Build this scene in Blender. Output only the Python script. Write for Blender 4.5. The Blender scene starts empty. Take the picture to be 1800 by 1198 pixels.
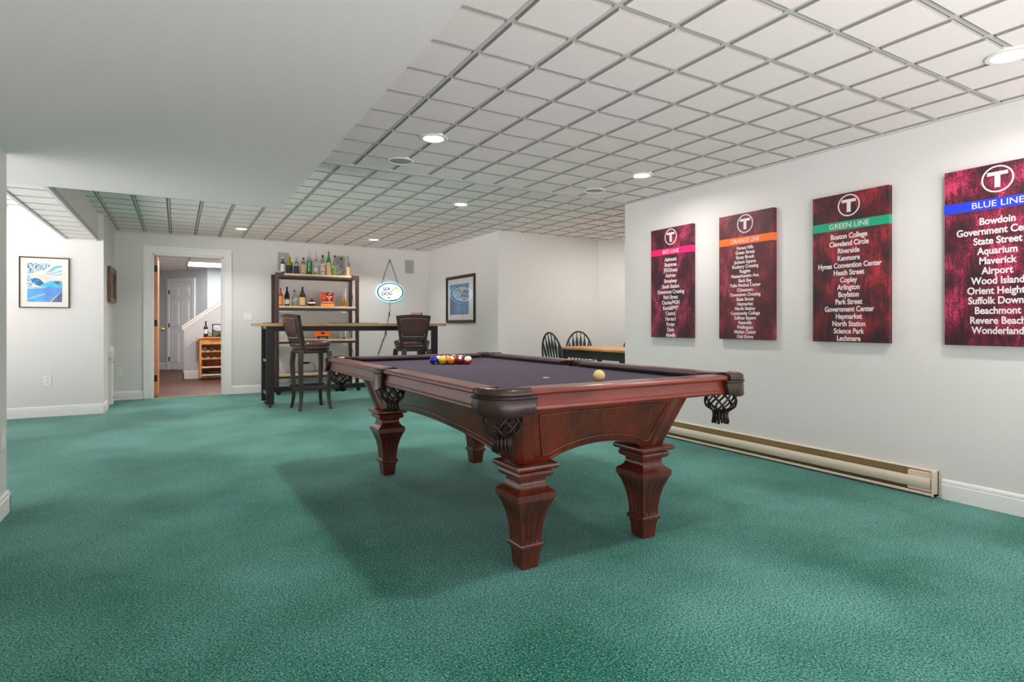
import bpy, bmesh, math, random
from mathutils import Vector, Matrix
random.seed(7)
S = bpy.context.scene
COL = S.collection
PI = math.pi

# ------------------------------------------------------------------ camera, world, exposure
cam_d = bpy.data.cameras.new('camera'); cam = bpy.data.objects.new('camera', cam_d); COL.objects.link(cam)
cam_d.sensor_width = 36.0; cam_d.sensor_fit = 'HORIZONTAL'
cam_d.lens = 36.0 * 1015.7 / 1800.0
cam_d.shift_y = -(599.0 - 570.0) / 1800.0
cam_d.clip_start = 0.05; cam_d.clip_end = 60
cam.location = (0, 0, 1.04); cam.rotation_euler = (PI / 2, 0, -0.5254)
S.camera = cam
w = bpy.data.worlds.new('world'); S.world = w; w.use_nodes = True
WN = w.node_tree.nodes; WL = w.node_tree.links
_tc = WN.new('ShaderNodeTexCoord'); _sp = WN.new('ShaderNodeSeparateXYZ'); _rp = WN.new('ShaderNodeValToRGB')
_ma = WN.new('ShaderNodeMath'); _ma.operation = 'MULTIPLY_ADD'; _ma.inputs[1].default_value = 0.5; _ma.inputs[2].default_value = 0.5
WL.new(_tc.outputs['Generated'], _sp.inputs[0]); WL.new(_sp.outputs['Z'], _ma.inputs[0]); WL.new(_ma.outputs[0], _rp.inputs['Fac'])
_e = _rp.color_ramp.elements       # added fill: bright below the horizon to lift the ceilings, dim above it
_e[0].position = 0.46; _e[0].color = (1.0, 0.945, 0.955, 1); _e[1].position = 0.54; _e[1].color = (0.07, 0.07, 0.075, 1)
WL.new(_rp.outputs['Color'], WN['Background'].inputs[0]); WN['Background'].inputs[1].default_value = 5.6
S.view_settings.view_transform = 'Standard'; S.view_settings.look = 'None'
S.view_settings.gamma = 1.0; S.view_settings.use_curve_mapping = False
S.view_settings.exposure = 0.40
try:
    S.cycles.max_bounces = 14; S.cycles.diffuse_bounces = 8; S.cycles.transmission_bounces = 10; S.cycles.glossy_bounces = 6
    S.cycles.use_denoising = True
except Exception:
    pass
LAMP_W = 11.0       # watts of one recessed light
LAMP_COL = (1.0, 0.93, 0.905)
CN, CF = 2.263, 2.332      # ceiling heights: over the pool table, over the bar
XR, YB, YC = 3.9655, 9.584, 4.535

# ------------------------------------------------------------------ materials
MATS = {}
def lin(c):
    f = lambda v: v / 12.92 if v <= 0.04045 else ((v + 0.055) / 1.055) ** 2.4
    return tuple(f(v / 255.0) for v in c)
def mat(name, rgb, rough=0.5, metal=0.0, var=0.06, scale=30.0, bump=0.0, coat=0.0, emit=None, estr=0.0, trans=0.0,
        spec=0.5, sheen=0.0, ior=1.45, stretch=(1, 1, 1), rgb2=None, contrast=None, detail=3.0):
    """rgb in sRGB 0-255; colour varies by noise between rgb and rgb2 (or darker rgb)."""
    if name in MATS: return MATS[name]
    m = bpy.data.materials.new(name); m.use_nodes = True
    nt = m.node_tree; N = nt.nodes; L = nt.links; b = N['Principled BSDF']
    tc = N.new('ShaderNodeTexCoord'); mp = N.new('ShaderNodeMapping'); mp.inputs['Scale'].default_value = stretch
    L.new(tc.outputs['Object'], mp.inputs['Vector'])
    nz = N.new('ShaderNodeTexNoise'); nz.inputs['Scale'].default_value = scale; nz.inputs['Detail'].default_value = detail
    L.new(mp.outputs['Vector'], nz.inputs['Vector'])
    c1 = lin(rgb)
    c2 = lin(rgb2) if rgb2 else tuple(max(0, v * (1 - var)) for v in c1)
    rp = N.new('ShaderNodeValToRGB'); cr = rp.color_ramp
    lo, hi = contrast or (0.3, 0.7)
    cr.elements[0].position = lo; cr.elements[1].position = hi
    cr.elements[0].color = (*c2, 1); cr.elements[1].color = (*c1, 1)
    L.new(nz.outputs['Fac'], rp.inputs['Fac']); L.new(rp.outputs['Color'], b.inputs['Base Color'])
    b.inputs['Roughness'].default_value = rough; b.inputs['Metallic'].default_value = metal
    b.inputs['IOR'].default_value = ior; b.inputs['Coat Weight'].default_value = coat
    b.inputs['Coat Roughness'].default_value = 0.12
    b.inputs['Specular IOR Level'].default_value = spec
    b.inputs['Transmission Weight'].default_value = trans
    b.inputs['Sheen Weight'].default_value = sheen
    if emit:
        b.inputs['Emission Color'].default_value = (*lin(emit), 1); b.inputs['Emission Strength'].default_value = estr
    if bump:
        bp = N.new('ShaderNodeBump'); bp.inputs['Strength'].default_value = bump; bp.inputs['Distance'].default_value = 0.01
        L.new(nz.outputs['Fac'], bp.inputs['Height']); L.new(bp.outputs['Normal'], b.inputs['Normal'])
    MATS[name] = m
    return m

def carpet_mat():
    m = bpy.data.materials.new('teal_carpet'); m.use_nodes = True
    nt = m.node_tree; N = nt.nodes; L = nt.links; b = N['Principled BSDF']
    tc = N.new('ShaderNodeTexCoord')
    def noise(s, d=3, r=0.6):
        n = N.new('ShaderNodeTexNoise'); n.inputs['Scale'].default_value = s; n.inputs['Detail'].default_value = d
        n.inputs['Roughness'].default_value = r; L.new(tc.outputs['Object'], n.inputs['Vector']); return n
    big = noise(1.1, 4, 0.55); tuft = noise(135, 3, 0.75)
    vo = N.new('ShaderNodeTexVoronoi'); vo.inputs['Scale'].default_value = 130; L.new(tc.outputs['Object'], vo.inputs['Vector'])
    r1 = N.new('ShaderNodeValToRGB'); e = r1.color_ramp.elements
    e[0].position = 0.36; e[0].color = (*lin((38, 106, 92)), 1); e[1].position = 0.64; e[1].color = (*lin((82, 144, 133)), 1)
    L.new(big.outputs['Fac'], r1.inputs['Fac'])
    r2 = N.new('ShaderNodeValToRGB'); e = r2.color_ramp.elements
    e[0].position = 0.40; e[0].color = (0.22, 0.24, 0.24, 1); e[1].position = 0.62; e[1].color = (1.9, 1.8, 1.8, 1)
    L.new(tuft.outputs['Fac'], r2.inputs['Fac'])
    mx = N.new('ShaderNodeMix'); mx.data_type = 'RGBA'; mx.blend_type = 'MULTIPLY'; mx.inputs['Factor'].default_value = 1
    L.new(r1.outputs['Color'], mx.inputs['A']); L.new(r2.outputs['Color'], mx.inputs['B'])
    # pale flecks in the pile
    r3 = N.new('ShaderNodeValToRGB'); e = r3.color_ramp.elements
    e[0].position = 0.60; e[0].color = (0, 0, 0, 1); e[1].position = 0.70; e[1].color = (0.9, 0.9, 0.9, 1)
    fl = noise(150, 1, 0.5); L.new(fl.outputs['Fac'], r3.inputs['Fac'])
    m2 = N.new('ShaderNodeMix'); m2.data_type = 'RGBA'; L.new(r3.outputs['Color'], m2.inputs['Factor'])
    L.new(mx.outputs['Result'], m2.inputs['A']); m2.inputs['B'].default_value = (*lin((150, 185, 172)), 1)
    L.new(m2.outputs['Result'], b.inputs['Base Color'])
    b.inputs['Roughness'].default_value = 0.95; b.inputs['Specular IOR Level'].default_value = 0.1
    b.inputs['Sheen Weight'].default_value = 0.65; b.inputs['Sheen Roughness'].default_value = 0.22
    b.inputs['Sheen Tint'].default_value = (*lin((214, 232, 230)), 1)
    bp = N.new('ShaderNodeBump'); bp.inputs['Strength'].default_value = 0.45; bp.inputs['Distance'].default_value = 0.006
    L.new(tuft.outputs['Fac'], bp.inputs['Height']); L.new(bp.outputs['Normal'], b.inputs['Normal'])
    return m

def wood_mat(name, c1, c2, rough=0.3, coat=0.0, stretch=(4, 40, 40), scale=1.0, bump=0.0):
    if name in MATS: return MATS[name]
    m = bpy.data.materials.new(name); m.use_nodes = True
    nt = m.node_tree; N = nt.nodes; L = nt.links; b = N['Principled BSDF']
    tc = N.new('ShaderNodeTexCoord'); mp = N.new('ShaderNodeMapping'); mp.inputs['Scale'].default_value = stretch
    L.new(tc.outputs['Object'], mp.inputs['Vector'])
    nz = N.new('ShaderNodeTexNoise'); nz.inputs['Scale'].default_value = scale; nz.inputs['Detail'].default_value = 5
    nz.inputs['Distortion'].default_value = 0.6
    L.new(mp.outputs['Vector'], nz.inputs['Vector'])
    n2 = N.new('ShaderNodeTexNoise'); n2.inputs['Scale'].default_value = 5.0; L.new(tc.outputs['Object'], n2.inputs['Vector'])
    ad = N.new('ShaderNodeMath'); ad.operation = 'MULTIPLY_ADD'; ad.inputs[1].default_value = 0.5
    L.new(n2.outputs['Fac'], ad.inputs[0]); 
    ha = N.new('ShaderNodeMath'); ha.operation = 'MULTIPLY'; ha.inputs[1].default_value = 0.5
    L.new(nz.outputs['Fac'], ha.inputs[0]); L.new(ha.outputs[0], ad.inputs[2])
    rp = N.new('ShaderNodeValToRGB'); e = rp.color_ramp.elements
    e[0].position = 0.36; e[0].color = (*lin(c2), 1); e[1].position = 0.62; e[1].color = (*lin(c1), 1)
    L.new(ad.outputs[0], rp.inputs['Fac']); L.new(rp.outputs['Color'], b.inputs['Base Color'])
    b.inputs['Roughness'].default_value = rough; b.inputs['Coat Weight'].default_value = coat; b.inputs['Coat Roughness'].default_value = 0.15; b.inputs['Coat IOR'].default_value = 1.5 if coat < 1 else 1.55
    if bump:
        bp = N.new('ShaderNodeBump'); bp.inputs['Strength'].default_value = bump; bp.inputs['Distance'].default_value = 0.004
        L.new(nz.outputs['Fac'], bp.inputs['Height']); L.new(bp.outputs['Normal'], b.inputs['Normal'])
    MATS[name] = m
    return m

def grunge_mat(name, dark, mid, hot, lo=0.38, hi=0.72, fleck=0.5):
    """printed canvas: dark maroon cloudy ink with vertical streaks and bright flecks"""
    m = bpy.data.materials.new(name); m.use_nodes = True
    nt = m.node_tree; N = nt.nodes; L = nt.links; b = N['Principled BSDF']
    tc = N.new('ShaderNodeTexCoord')
    def noise(s, d, st):
        mp = N.new('ShaderNodeMapping'); mp.inputs['Scale'].default_value = st
        mp.inputs['Location'].default_value = (hash(name) % 7 * 0 + len(name) * 0.37, 1.3, 0)
        L.new(tc.outputs['Object'], mp.inputs['Vector'])
        n = N.new('ShaderNodeTexNoise'); n.inputs['Scale'].default_value = s; n.inputs['Detail'].default_value = d
        L.new(mp.outputs['Vector'], n.inputs['Vector']); return n
    cl = noise(7, 5, (1, 0.8, 1)); st = noise(26, 3, (2.4, 0.35, 1)); fk = noise(170, 2, (1, 1, 1))
    def mul(a, k, c=None):
        q = N.new('ShaderNodeMath'); q.operation = 'MULTIPLY_ADD'; L.new(a, q.inputs[0]); q.inputs[1].default_value = k
        if c is not None: L.new(c, q.inputs[2])
        else: q.inputs[2].default_value = 0
        return q.outputs[0]
    v = mul(cl.outputs['Fac'], 0.55); v = mul(st.outputs['Fac'], 0.25, v); v = mul(fk.outputs['Fac'], fleck * 0.55, v)
    rp = N.new('ShaderNodeValToRGB'); cr = rp.color_ramp
    s0 = (0.8 + fleck * 0.55) * 0.5
    cr.elements[0].position = s0 - 0.075; cr.elements[0].color = (*lin(dark), 1)
    cr.elements[1].position = s0 + 0.14; cr.elements[1].color = (*lin(hot), 1)
    e = cr.elements.new(s0 + 0.035); e.color = (*lin(mid), 1)
    L.new(v, rp.inputs['Fac']); L.new(rp.outputs['Color'], b.inputs['Base Color'])
    b.inputs['Roughness'].default_value = 0.55
    return m

paint = mat('wall_paint', (221, 219, 216), 0.6, var=0.02, scale=60, bump=0.02, spec=0.3)
soff = mat('soffit_paint', (232, 224, 223), 0.6, var=0.03, scale=60, bump=0.02, spec=0.3)
hallp = mat('hall_paint', (204, 208, 208), 0.6, var=0.02, scale=60, spec=0.3)
trimw = mat('trim_white', (236, 236, 234), 0.4, var=0.02)
tile_m = mat('ceiling_tile', (246, 236, 233), 0.9, var=0.10, scale=240, bump=0.25, spec=0.1)
tee_m = mat('tee_bar_white', (206, 204, 200), 0.5, var=0.02)
void_m = mat('ceiling_void', (90, 88, 84), 0.9)
carpet = carpet_mat()
mahog = wood_mat('mahogany', (116, 40, 18), (64, 20, 10), 0.34, 0.45, (14, 14, 2.2), 3.0)
mahog_x = wood_mat('mahogany_rail', (118, 37, 20), (88, 25, 14), 0.34, 0.3, (10, 10, 40), 1.2)
leather = mat('pocket_leather', (52, 30, 24), 0.36, var=0.35, scale=60, bump=0.1, coat=0.15)
netm = mat('net_leather', (40, 24, 20), 0.42, var=0.3, scale=80)
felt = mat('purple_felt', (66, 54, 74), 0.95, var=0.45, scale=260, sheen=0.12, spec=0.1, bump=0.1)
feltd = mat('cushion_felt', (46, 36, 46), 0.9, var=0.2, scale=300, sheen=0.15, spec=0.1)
steel = mat('dark_bronze_steel', (74, 59, 52), 0.45, 0.35, var=0.25, scale=70)
steelb = mat('black_steel', (40, 37, 37), 0.45, 0.2, var=0.2, scale=60)
birch = wood_mat('pale_birch', (214, 190, 160), (196, 168, 136), 0.5, 0, (2, 40, 20), 1.0)
butcher = wood_mat('butcher_block', (206, 168, 124), (172, 128, 86), 0.4, 0.1, (3, 60, 20), 1.0)
espresso = wood_mat('espresso_wood', (58, 46, 40), (34, 27, 24), 0.4, 0.1, (30, 30, 4), 1.0)
vinyl = mat('oxblood_leather', (84, 50, 52), 0.3, var=0.25, scale=9, bump=0.08, coat=0.2)
nail = mat('nailhead_nickel', (200, 185, 170), 0.3, 0.9)
cartw = wood_mat('honey_beech', (226, 160, 92), (200, 130, 68), 0.45, 0.1, (20, 20, 3), 1.0)
doorw = wood_mat('oak_door', (220, 150, 92), (196, 122, 66), 0.45, 0.1, (30, 30, 3), 1.0)
hallfl = wood_mat('brown_plank_floor', (98, 54, 34), (64, 35, 24), 0.5, 0.0, (30, 3, 10), 1.0)
black = mat('matte_black', (26, 25, 26), 0.45, var=0.2)
blackg = wood_mat('green_black_paint', (52, 56, 52), (34, 38, 36), 0.45, 0, (10, 10, 10), 2.0)
pine = wood_mat('pine_top', (214, 158, 92), (190, 130, 66), 0.4, 0.2, (40, 4, 20), 1.0)
cream = mat('almond_enamel', (222, 208, 188), 0.42, var=0.03)
brass = mat('heater_fins', (150, 118, 62), 0.45, 0.5, var=0.25, scale=120)  # brassy tone of the heater fins
olive = mat('heater_housing', (150, 128, 84), 0.5, 0.2, var=0.15)
plast = mat('white_plastic', (232, 231, 226), 0.35, var=0.02)
grille = mat('grey_grille', (176, 174, 172), 0.6, var=0.25, scale=700)
ink = mat('print_white', (226, 216, 216), 0.6, var=0.04)
glassc = mat('clear_glass', (245, 250, 248), 0.03, trans=1.0, ior=1.45, var=0.0)
lens_m = mat('lamp_lens', (255, 255, 255), 0.4, emit=(255, 252, 246), estr=12.0)
troff_m = mat('troffer_lens', (255, 255, 255), 0.4, emit=(250, 252, 255), estr=5.0)

# ------------------------------------------------------------------ mesh building
class B:
    def __init__(self): self.v = []; self.f = []; self.m = []; self.mi = 0
    def add(self, vs, fs):
        o = len(self.v); self.v += [tuple(p) for p in vs]
        for f in fs: self.f.append(tuple(o + i for i in f)); self.m.append(self.mi)
    def box(self, x0, x1, y0, y1, z0, z1):
        self.add([(x0, y0, z0), (x1, y0, z0), (x1, y1, z0), (x0, y1, z0), (x0, y0, z1), (x1, y0, z1), (x1, y1, z1), (x0, y1, z1)],
                 [(0, 3, 2, 1), (4, 5, 6, 7), (0, 1, 5, 4), (1, 2, 6, 5), (2, 3, 7, 6), (3, 0, 4, 7)])
        return self
    def cbox(self, cx, cy, cz, sx, sy, sz): return self.box(cx - sx / 2, cx + sx / 2, cy - sy / 2, cy + sy / 2, cz - sz / 2, cz + sz / 2)
    def loft(self, rings, cap=True, closed=True):
        n = len(rings[0]); vs = [p for r in rings for p in r]; fs = []
        for i in range(len(rings) - 1):
            for j in range(n if closed else n - 1):
                a = i * n + j; b2 = i * n + (j + 1) % n
                fs.append((a, b2, b2 + n, a + n))
        if cap: fs.append(tuple(range(n - 1, -1, -1))); fs.append(tuple(range((len(rings) - 1) * n, len(rings) * n)))
        self.add(vs, fs); return self
    def prism(self, poly, z0, z1):   # poly in xy, extruded in z
        return self.loft([[(x, y, z0) for x, y in poly], [(x, y, z1) for x, y in poly]])
    def lathe(self, prof, c=(0, 0, 0), seg=20, axis='z'):
        rings = []
        for r, h in prof:
            ring = []
            for k in range(seg):
                a = 2 * PI * k / seg; p = (r * math.cos(a), r * math.sin(a), h)
                if axis == 'y': p = (p[0], p[2], -p[1])
                if axis == 'x': p = (p[2], p[0], p[1])
                ring.append((p[0] + c[0], p[1] + c[1], p[2] + c[2]))
            rings.append(ring)
        return self.loft(rings)
    def tube(self, path, r, seg=8, sy=1.0, closed=False):
        P = [Vector(p) for p in path]; n = len(P); rings = []; up = None
        for i in range(n):
            if closed: t = P[(i + 1) % n] - P[i - 1]
            else: t = P[min(i + 1, n - 1)] - P[max(i - 1, 0)]
            t.normalize()
            if up is None:
                up = Vector((0, 0, 1)) if abs(t.z) < 0.9 else Vector((1, 0, 0))
            s = t.cross(up); s.normalize(); up = s.cross(t); up.normalize()
            rr = r[i] if isinstance(r, (list, tuple)) else r
            rings.append([tuple(P[i] + s * (rr * math.cos(2 * PI * k / seg)) + up * (rr * sy * math.sin(2 * PI * k / seg))) for k in range(seg)])
        if closed: rings.append(rings[0]); return self.loft(rings, cap=False)
        return self.loft(rings)
    def bar(self, p, q, wx, wy=None):   # straight bar of rectangular section
        wy = wy or wx; p = Vector(p); q = Vector(q); t = (q - p).normalized()
        up = Vector((0, 0, 1)) if abs(t.z) < 0.9 else Vector((0, 1, 0))
        s = t.cross(up).normalized(); u = s.cross(t)
        c = [s * (a * wx / 2) + u * (b * wy / 2) for a, b in ((-1, -1), (1, -1), (1, 1), (-1, 1))]
        return self.loft([[tuple(p + k) for k in c], [tuple(q + k) for k in c]])
    def sphere(self, c, r, seg=24, rings=12, sc=(1, 1, 1)):
        prof = [(max(1e-5, r * math.sin(PI * i / rings)), -r * math.cos(PI * i / rings)) for i in range(rings + 1)]
        o = len(self.v); self.lathe(prof, (0, 0, 0), seg)
        for i in range(o, len(self.v)):
            x, y, z = self.v[i]; self.v[i] = (x * sc[0] + c[0], y * sc[1] + c[1], z * sc[2] + c[2])
        return self
    def build(self, name, mats, parent=None, smooth=False, bevel=0.0, seg=2, loc=None):
        me = bpy.data.meshes.new(name); me.from_pydata(self.v, [], self.f)
        bm = bmesh.new(); bm.from_mesh(me); bmesh.ops.recalc_face_normals(bm, faces=bm.faces[:]); bm.to_mesh(me); bm.free()
        for k in (mats if isinstance(mats, (list, tuple)) else [mats]): me.materials.append(k)
        if len(self.m) == len(me.polygons): me.polygons.foreach_set('material_index', self.m)
        o = bpy.data.objects.new(name, me); COL.objects.link(o)
        if smooth:
            me.polygons.foreach_set('use_smooth', [True] * len(me.polygons))
            if smooth != 'all':
                try: me.set_sharp_from_angle(angle=math.radians(smooth if smooth > 1 else 40))
                except Exception: pass
        if bevel:
            md = o.modifiers.new('edge', 'BEVEL'); md.width = bevel; md.segments = seg; md.limit_method = 'ANGLE'; md.angle_limit = math.radians(35)
        if parent: o.parent = parent
        if loc: o.location = loc
        return o

def tag(o, label=None, cat=None, group=None, kind=None):
    if label: o['label'] = label
    if cat: o['category'] = cat
    if group: o['group'] = group
    if kind: o['kind'] = kind
    return o
def thing(name, label, cat, loc=(0, 0, 0), rz=0.0, group=None, frame=None):
    o = bpy.data.objects.new(name, None); COL.objects.link(o); o.empty_display_size = 0.1
    if frame:
        ex, ey, ez = [Vector(a) for a in frame]
        o.matrix_world = Matrix(((ex.x, ey.x, ez.x, loc[0]), (ex.y, ey.y, ez.y, loc[1]), (ex.z, ey.z, ez.z, loc[2]), (0, 0, 0, 1)))
    else:
        o.location = loc; o.rotation_euler = (0, 0, rz)
    return tag(o, label, cat, group)
def struct(o, label=None, cat=None):
    o['kind'] = 'structure'
    if label: o['label'] = label
    if cat: o['category'] = cat
    return o
def copy_tree(o, parent=None):
    c = o.copy(); COL.objects.link(c)
    if parent: c.parent = parent
    for ch in list(o.children): copy_tree(ch, c)
    return c
FR_R = ((0, -1, 0), (0, 0, 1), (-1, 0, 0))    # wall whose face looks to -x
FR_B = ((1, 0, 0), (0, 0, 1), (0, -1, 0))     # wall whose face looks to -y
FR_L = ((0, 1, 0), (0, 0, 1), (1, 0, 0))      # wall whose face looks to +x

def text_mesh(name, body, size, m, parent, loc, xs=1.0, depth=0.0006, line=1.0, offset=0.0, width=None, height=None):
    cu = bpy.data.curves.new(name, 'FONT'); cu.body = body; cu.size = size; cu.align_x = 'CENTER'; cu.align_y = 'CENTER'
    cu.space_line = line; cu.extrude = depth; cu.offset = offset
    t = bpy.data.objects.new(name + '_c', cu); COL.objects.link(t)
    bpy.context.view_layer.update()
    me = bpy.data.meshes.new_from_object(t.evaluated_get(bpy.context.evaluated_depsgraph_get()))
    bpy.data.objects.remove(t)
    xs_ = [v.co.x for v in me.vertices]; ys_ = [v.co.y for v in me.vertices]
    cx, cy = (min(xs_) + max(xs_)) / 2, (min(ys_) + max(ys_)) / 2
    kx = width / (max(xs_) - min(xs_)) if width else xs
    ky = height / (max(ys_) - min(ys_)) if height else 1.0
    for v in me.vertices: v.co.x = (v.co.x - cx) * kx; v.co.y = (v.co.y - cy) * ky
    me.materials.clear(); me.materials.append(m); me.name = name
    o = bpy.data.objects.new(name, me); COL.objects.link(o); o.parent = parent; o.location = loc
    return o
def art(parts, w_, h_, z, name, parent, step=0.00025):
    """flat printed artwork: list of (material, polygon in 0..1) laid over each other"""
    b = B(); mats = []
    for i, (mm, poly) in enumerate(parts):
        if mm not in mats: mats.append(mm)
        b.mi = mats.index(mm)
        zz = z + i * step
        b.add([((u - 0.5) * w_, (v - 0.5) * h_, zz) for u, v in poly], [tuple(range(len(poly)))])
    return b.build(name, mats, parent)
def ell(cx, cy, rx, ry, n=40, a0=0, a1=2 * PI): return [(cx + rx * math.cos(a0 + (a1 - a0) * i / n), cy + ry * math.sin(a0 + (a1 - a0) * i / n)) for i in range(n)]

# ------------------------------------------------------------------ room shell
XL = -3.6
b = B(); b.box(XL, 7.0, -1.2, YB - 0.002, -0.06, 0.0)
struct(b.build('floor', carpet))
b = B(); b.box(-1.6, 2.2, YB - 0.002, 16.3, -0.06, -0.001)
hf = struct(b.build('floor_hall', hallfl))
b = B()
for k in range(-12, 17): b.box(k * 0.13 - 0.0015, k * 0.13 + 0.0015, YB + 0.1, 16.2, -0.001, 0.0002)
b.build('plank_seam', mat('plank_seam_dark', (48, 28, 22), 0.6), hf)

def tiles(b, x0, x1, y0, y1, z, ax, ay, p=0.3048, gap=0.030, drop=0.013, py=None):
    """lay-in ceiling: dropped tile faces with bevelled edges between recessed tee bars"""
    py = py or p
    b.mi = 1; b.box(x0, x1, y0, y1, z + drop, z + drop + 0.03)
    b.mi = 0
    i0 = math.floor((x0 - ax) / p); i1 = math.ceil((x1 - ax) / p); j0 = math.floor((y0 - ay) / py); j1 = math.ceil((y1 - ay) / py)
    for i in range(i0, i1):
        for j in range(j0, j1):
            xa, xb = max(x0, ax + i * p) + gap / 2, min(x1, ax + (i + 1) * p) - gap / 2
            ya, yb = max(y0, ay + j * py) + gap / 2, min(y1, ay + (j + 1) * py) - gap / 2
            if xb - xa < 0.01 or yb - ya < 0.01: continue
            e = 0.004
            o = len(b.v)
            b.v += [(xa, ya, z + drop), (xb, ya, z + drop), (xb, yb, z + drop), (xa, yb, z + drop), (xa + e, ya + e, z), (xb - e, ya + e, z), (xb - e, yb - e, z), (xa + e, yb - e, z)]
            b.f.append((o + 4, o + 7, o + 6, o + 5)); b.m.append(0)
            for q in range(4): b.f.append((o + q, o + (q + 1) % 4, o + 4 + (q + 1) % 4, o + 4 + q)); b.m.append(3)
    b.mi = 2; t = 0.019
    for i in range(i0, i1 + 1):
        x = ax + i * p
        if x0 < x < x1: b.box(x - t / 2, x + t / 2, y0, y1, z + 0.008, z + drop)
    for j in range(j0, j1 + 1):
        y = ay + j * py
        if y0 < y < y1: b.box(x0, x1, y - t / 2, y + t / 2, z + 0.0085, z + drop)
TM = [tile_m, mat('tile_recess_shade', (96, 94, 90), 0.8), tee_m, mat('tile_edge_shade', (160, 155, 150), 0.9)]  # recess and tile sides greyed: shade painted into the grid lines
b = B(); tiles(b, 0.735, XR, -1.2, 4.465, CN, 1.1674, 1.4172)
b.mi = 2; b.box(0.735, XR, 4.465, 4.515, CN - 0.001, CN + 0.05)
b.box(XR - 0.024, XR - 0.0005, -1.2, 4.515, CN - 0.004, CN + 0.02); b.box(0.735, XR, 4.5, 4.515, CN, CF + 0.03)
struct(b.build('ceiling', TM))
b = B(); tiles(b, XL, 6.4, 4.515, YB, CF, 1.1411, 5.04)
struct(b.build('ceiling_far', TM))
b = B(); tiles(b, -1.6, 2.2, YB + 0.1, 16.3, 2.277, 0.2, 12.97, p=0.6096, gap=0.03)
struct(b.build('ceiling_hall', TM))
# smooth painted soffit over the left of the room
b = B(); b.box(XL, 0.735, -1.2, 5.05, 1.99, CF + 0.04)
struct(b.build('ceiling_soffit', soff))
# tiled duct enclosure by the far left wall
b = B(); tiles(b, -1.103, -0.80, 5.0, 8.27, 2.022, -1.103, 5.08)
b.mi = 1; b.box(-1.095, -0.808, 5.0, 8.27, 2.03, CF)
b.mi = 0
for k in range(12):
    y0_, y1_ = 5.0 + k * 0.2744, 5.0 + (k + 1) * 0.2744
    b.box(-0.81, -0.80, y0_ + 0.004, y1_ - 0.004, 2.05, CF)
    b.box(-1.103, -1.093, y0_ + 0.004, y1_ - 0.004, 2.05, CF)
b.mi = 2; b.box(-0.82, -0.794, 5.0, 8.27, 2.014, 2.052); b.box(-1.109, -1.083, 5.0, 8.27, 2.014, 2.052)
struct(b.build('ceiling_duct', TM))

# walls
def wall(name, x0, x1, y0, y1, z0=0, z1=2.4, m=paint): return struct(B().box(x0, x1, y0, y1, z0, z1).build(name, m))
b = B(); b.box(XR, XR + 0.12, -1.2, YC, 0, 2.4); b.box(XR + 0.12, 6.5, YC - 0.12, YC, 0, 2.4)
struct(b.build('wall_right', paint))
b = B(); DX0, DX1, DZ = -0.299, 0.599, 2.04
b.box(-1.0, DX0, YB, YB + 0.116, 0, 2.4); b.box(DX1, 4.0, YB, YB + 0.116, 0, 2.4); b.box(DX0, DX1, YB, YB + 0.116, DZ, 2.4)
struct(b.build('wall_back', paint))
wall('wall_bar_side', 3.836, 3.95, 6.992, YB + 0.1)
wall('wall_alcove', 3.95, 5.573, 6.992, 7.1)
b = B(); b.prism([(5.573, 6.992), (6.4, 6.475), (6.5, 6.475), (6.5, 7.1), (5.573, 7.1)], 0, 2.4)
struct(b.build('wall_alcove_corner', paint))
wall('wall_alcove_end', 6.4, 6.5, YC, 6.5)
wall('wall_left_near', -0.95, -0.819, -1.2, 4.185, 0, 2.0)
wall('wall_left_far', XL, -0.745, 8.27, 8.37)
wall('wall_left_side', -0.86, -0.745, 8.37, YB)
# hall walls
b = B(); d = Vector((0.6, -0.8)); n = Vector((0.8, 0.6)); p0 = Vector((-1.3, 16.96)); p1 = Vector((0.6, 14.43))
b.prism([tuple(p0), tuple(p1), tuple(p1 + n * 0.1), tuple(p0 + n * 0.1)], 0, 2.35)
struct(b.build('wall_hall_diagonal', hallp))
wall('wall_hall_end', 0.58, 2.3, 14.43, 14.55, 0, 2.35, hallp)
wall('wall_hall_left', -1.6, -1.5, YB + 0.116, 16.5, 0, 2.35, hallp)
wall('wall_hall_right', 2.2, 2.3, YB + 0.116, 14.5, 0, 2.35, hallp)
wall('wall_hall_far', -1.6, -0.6, 16.25, 16.35, 0, 2.35, hallp)
b = B(); xs0, xs1 = 0.115, 2.2
b.loft([[(xs0, yy, 0) , (xs1, yy, 0), (xs1, yy, 1.02 + (xs1 - xs0) * 0.765), (xs0, yy, 1.0)] for yy in (12.66, 12.76)])
sw = struct(b.build('wall_stair', hallp))
b = B(); q0 = Vector((0.075, 12.71, 1.0 - 0.03)); q1 = Vector((2.2, 12.71, 1.0 + (2.2 - xs0) * 0.765))
b.bar(q0 + Vector((0, 0, 0.02)), q1 + Vector((0, 0, 0.02)), 0.17, 0.03); b.bar(q0 + Vector((0.012, 0, -0.02)), q1 + Vector((0.012, 0, -0.02)), 0.13, 0.05)
struct(b.build('trim_stair_cap', trimw, None, bevel=0.006))

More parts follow.
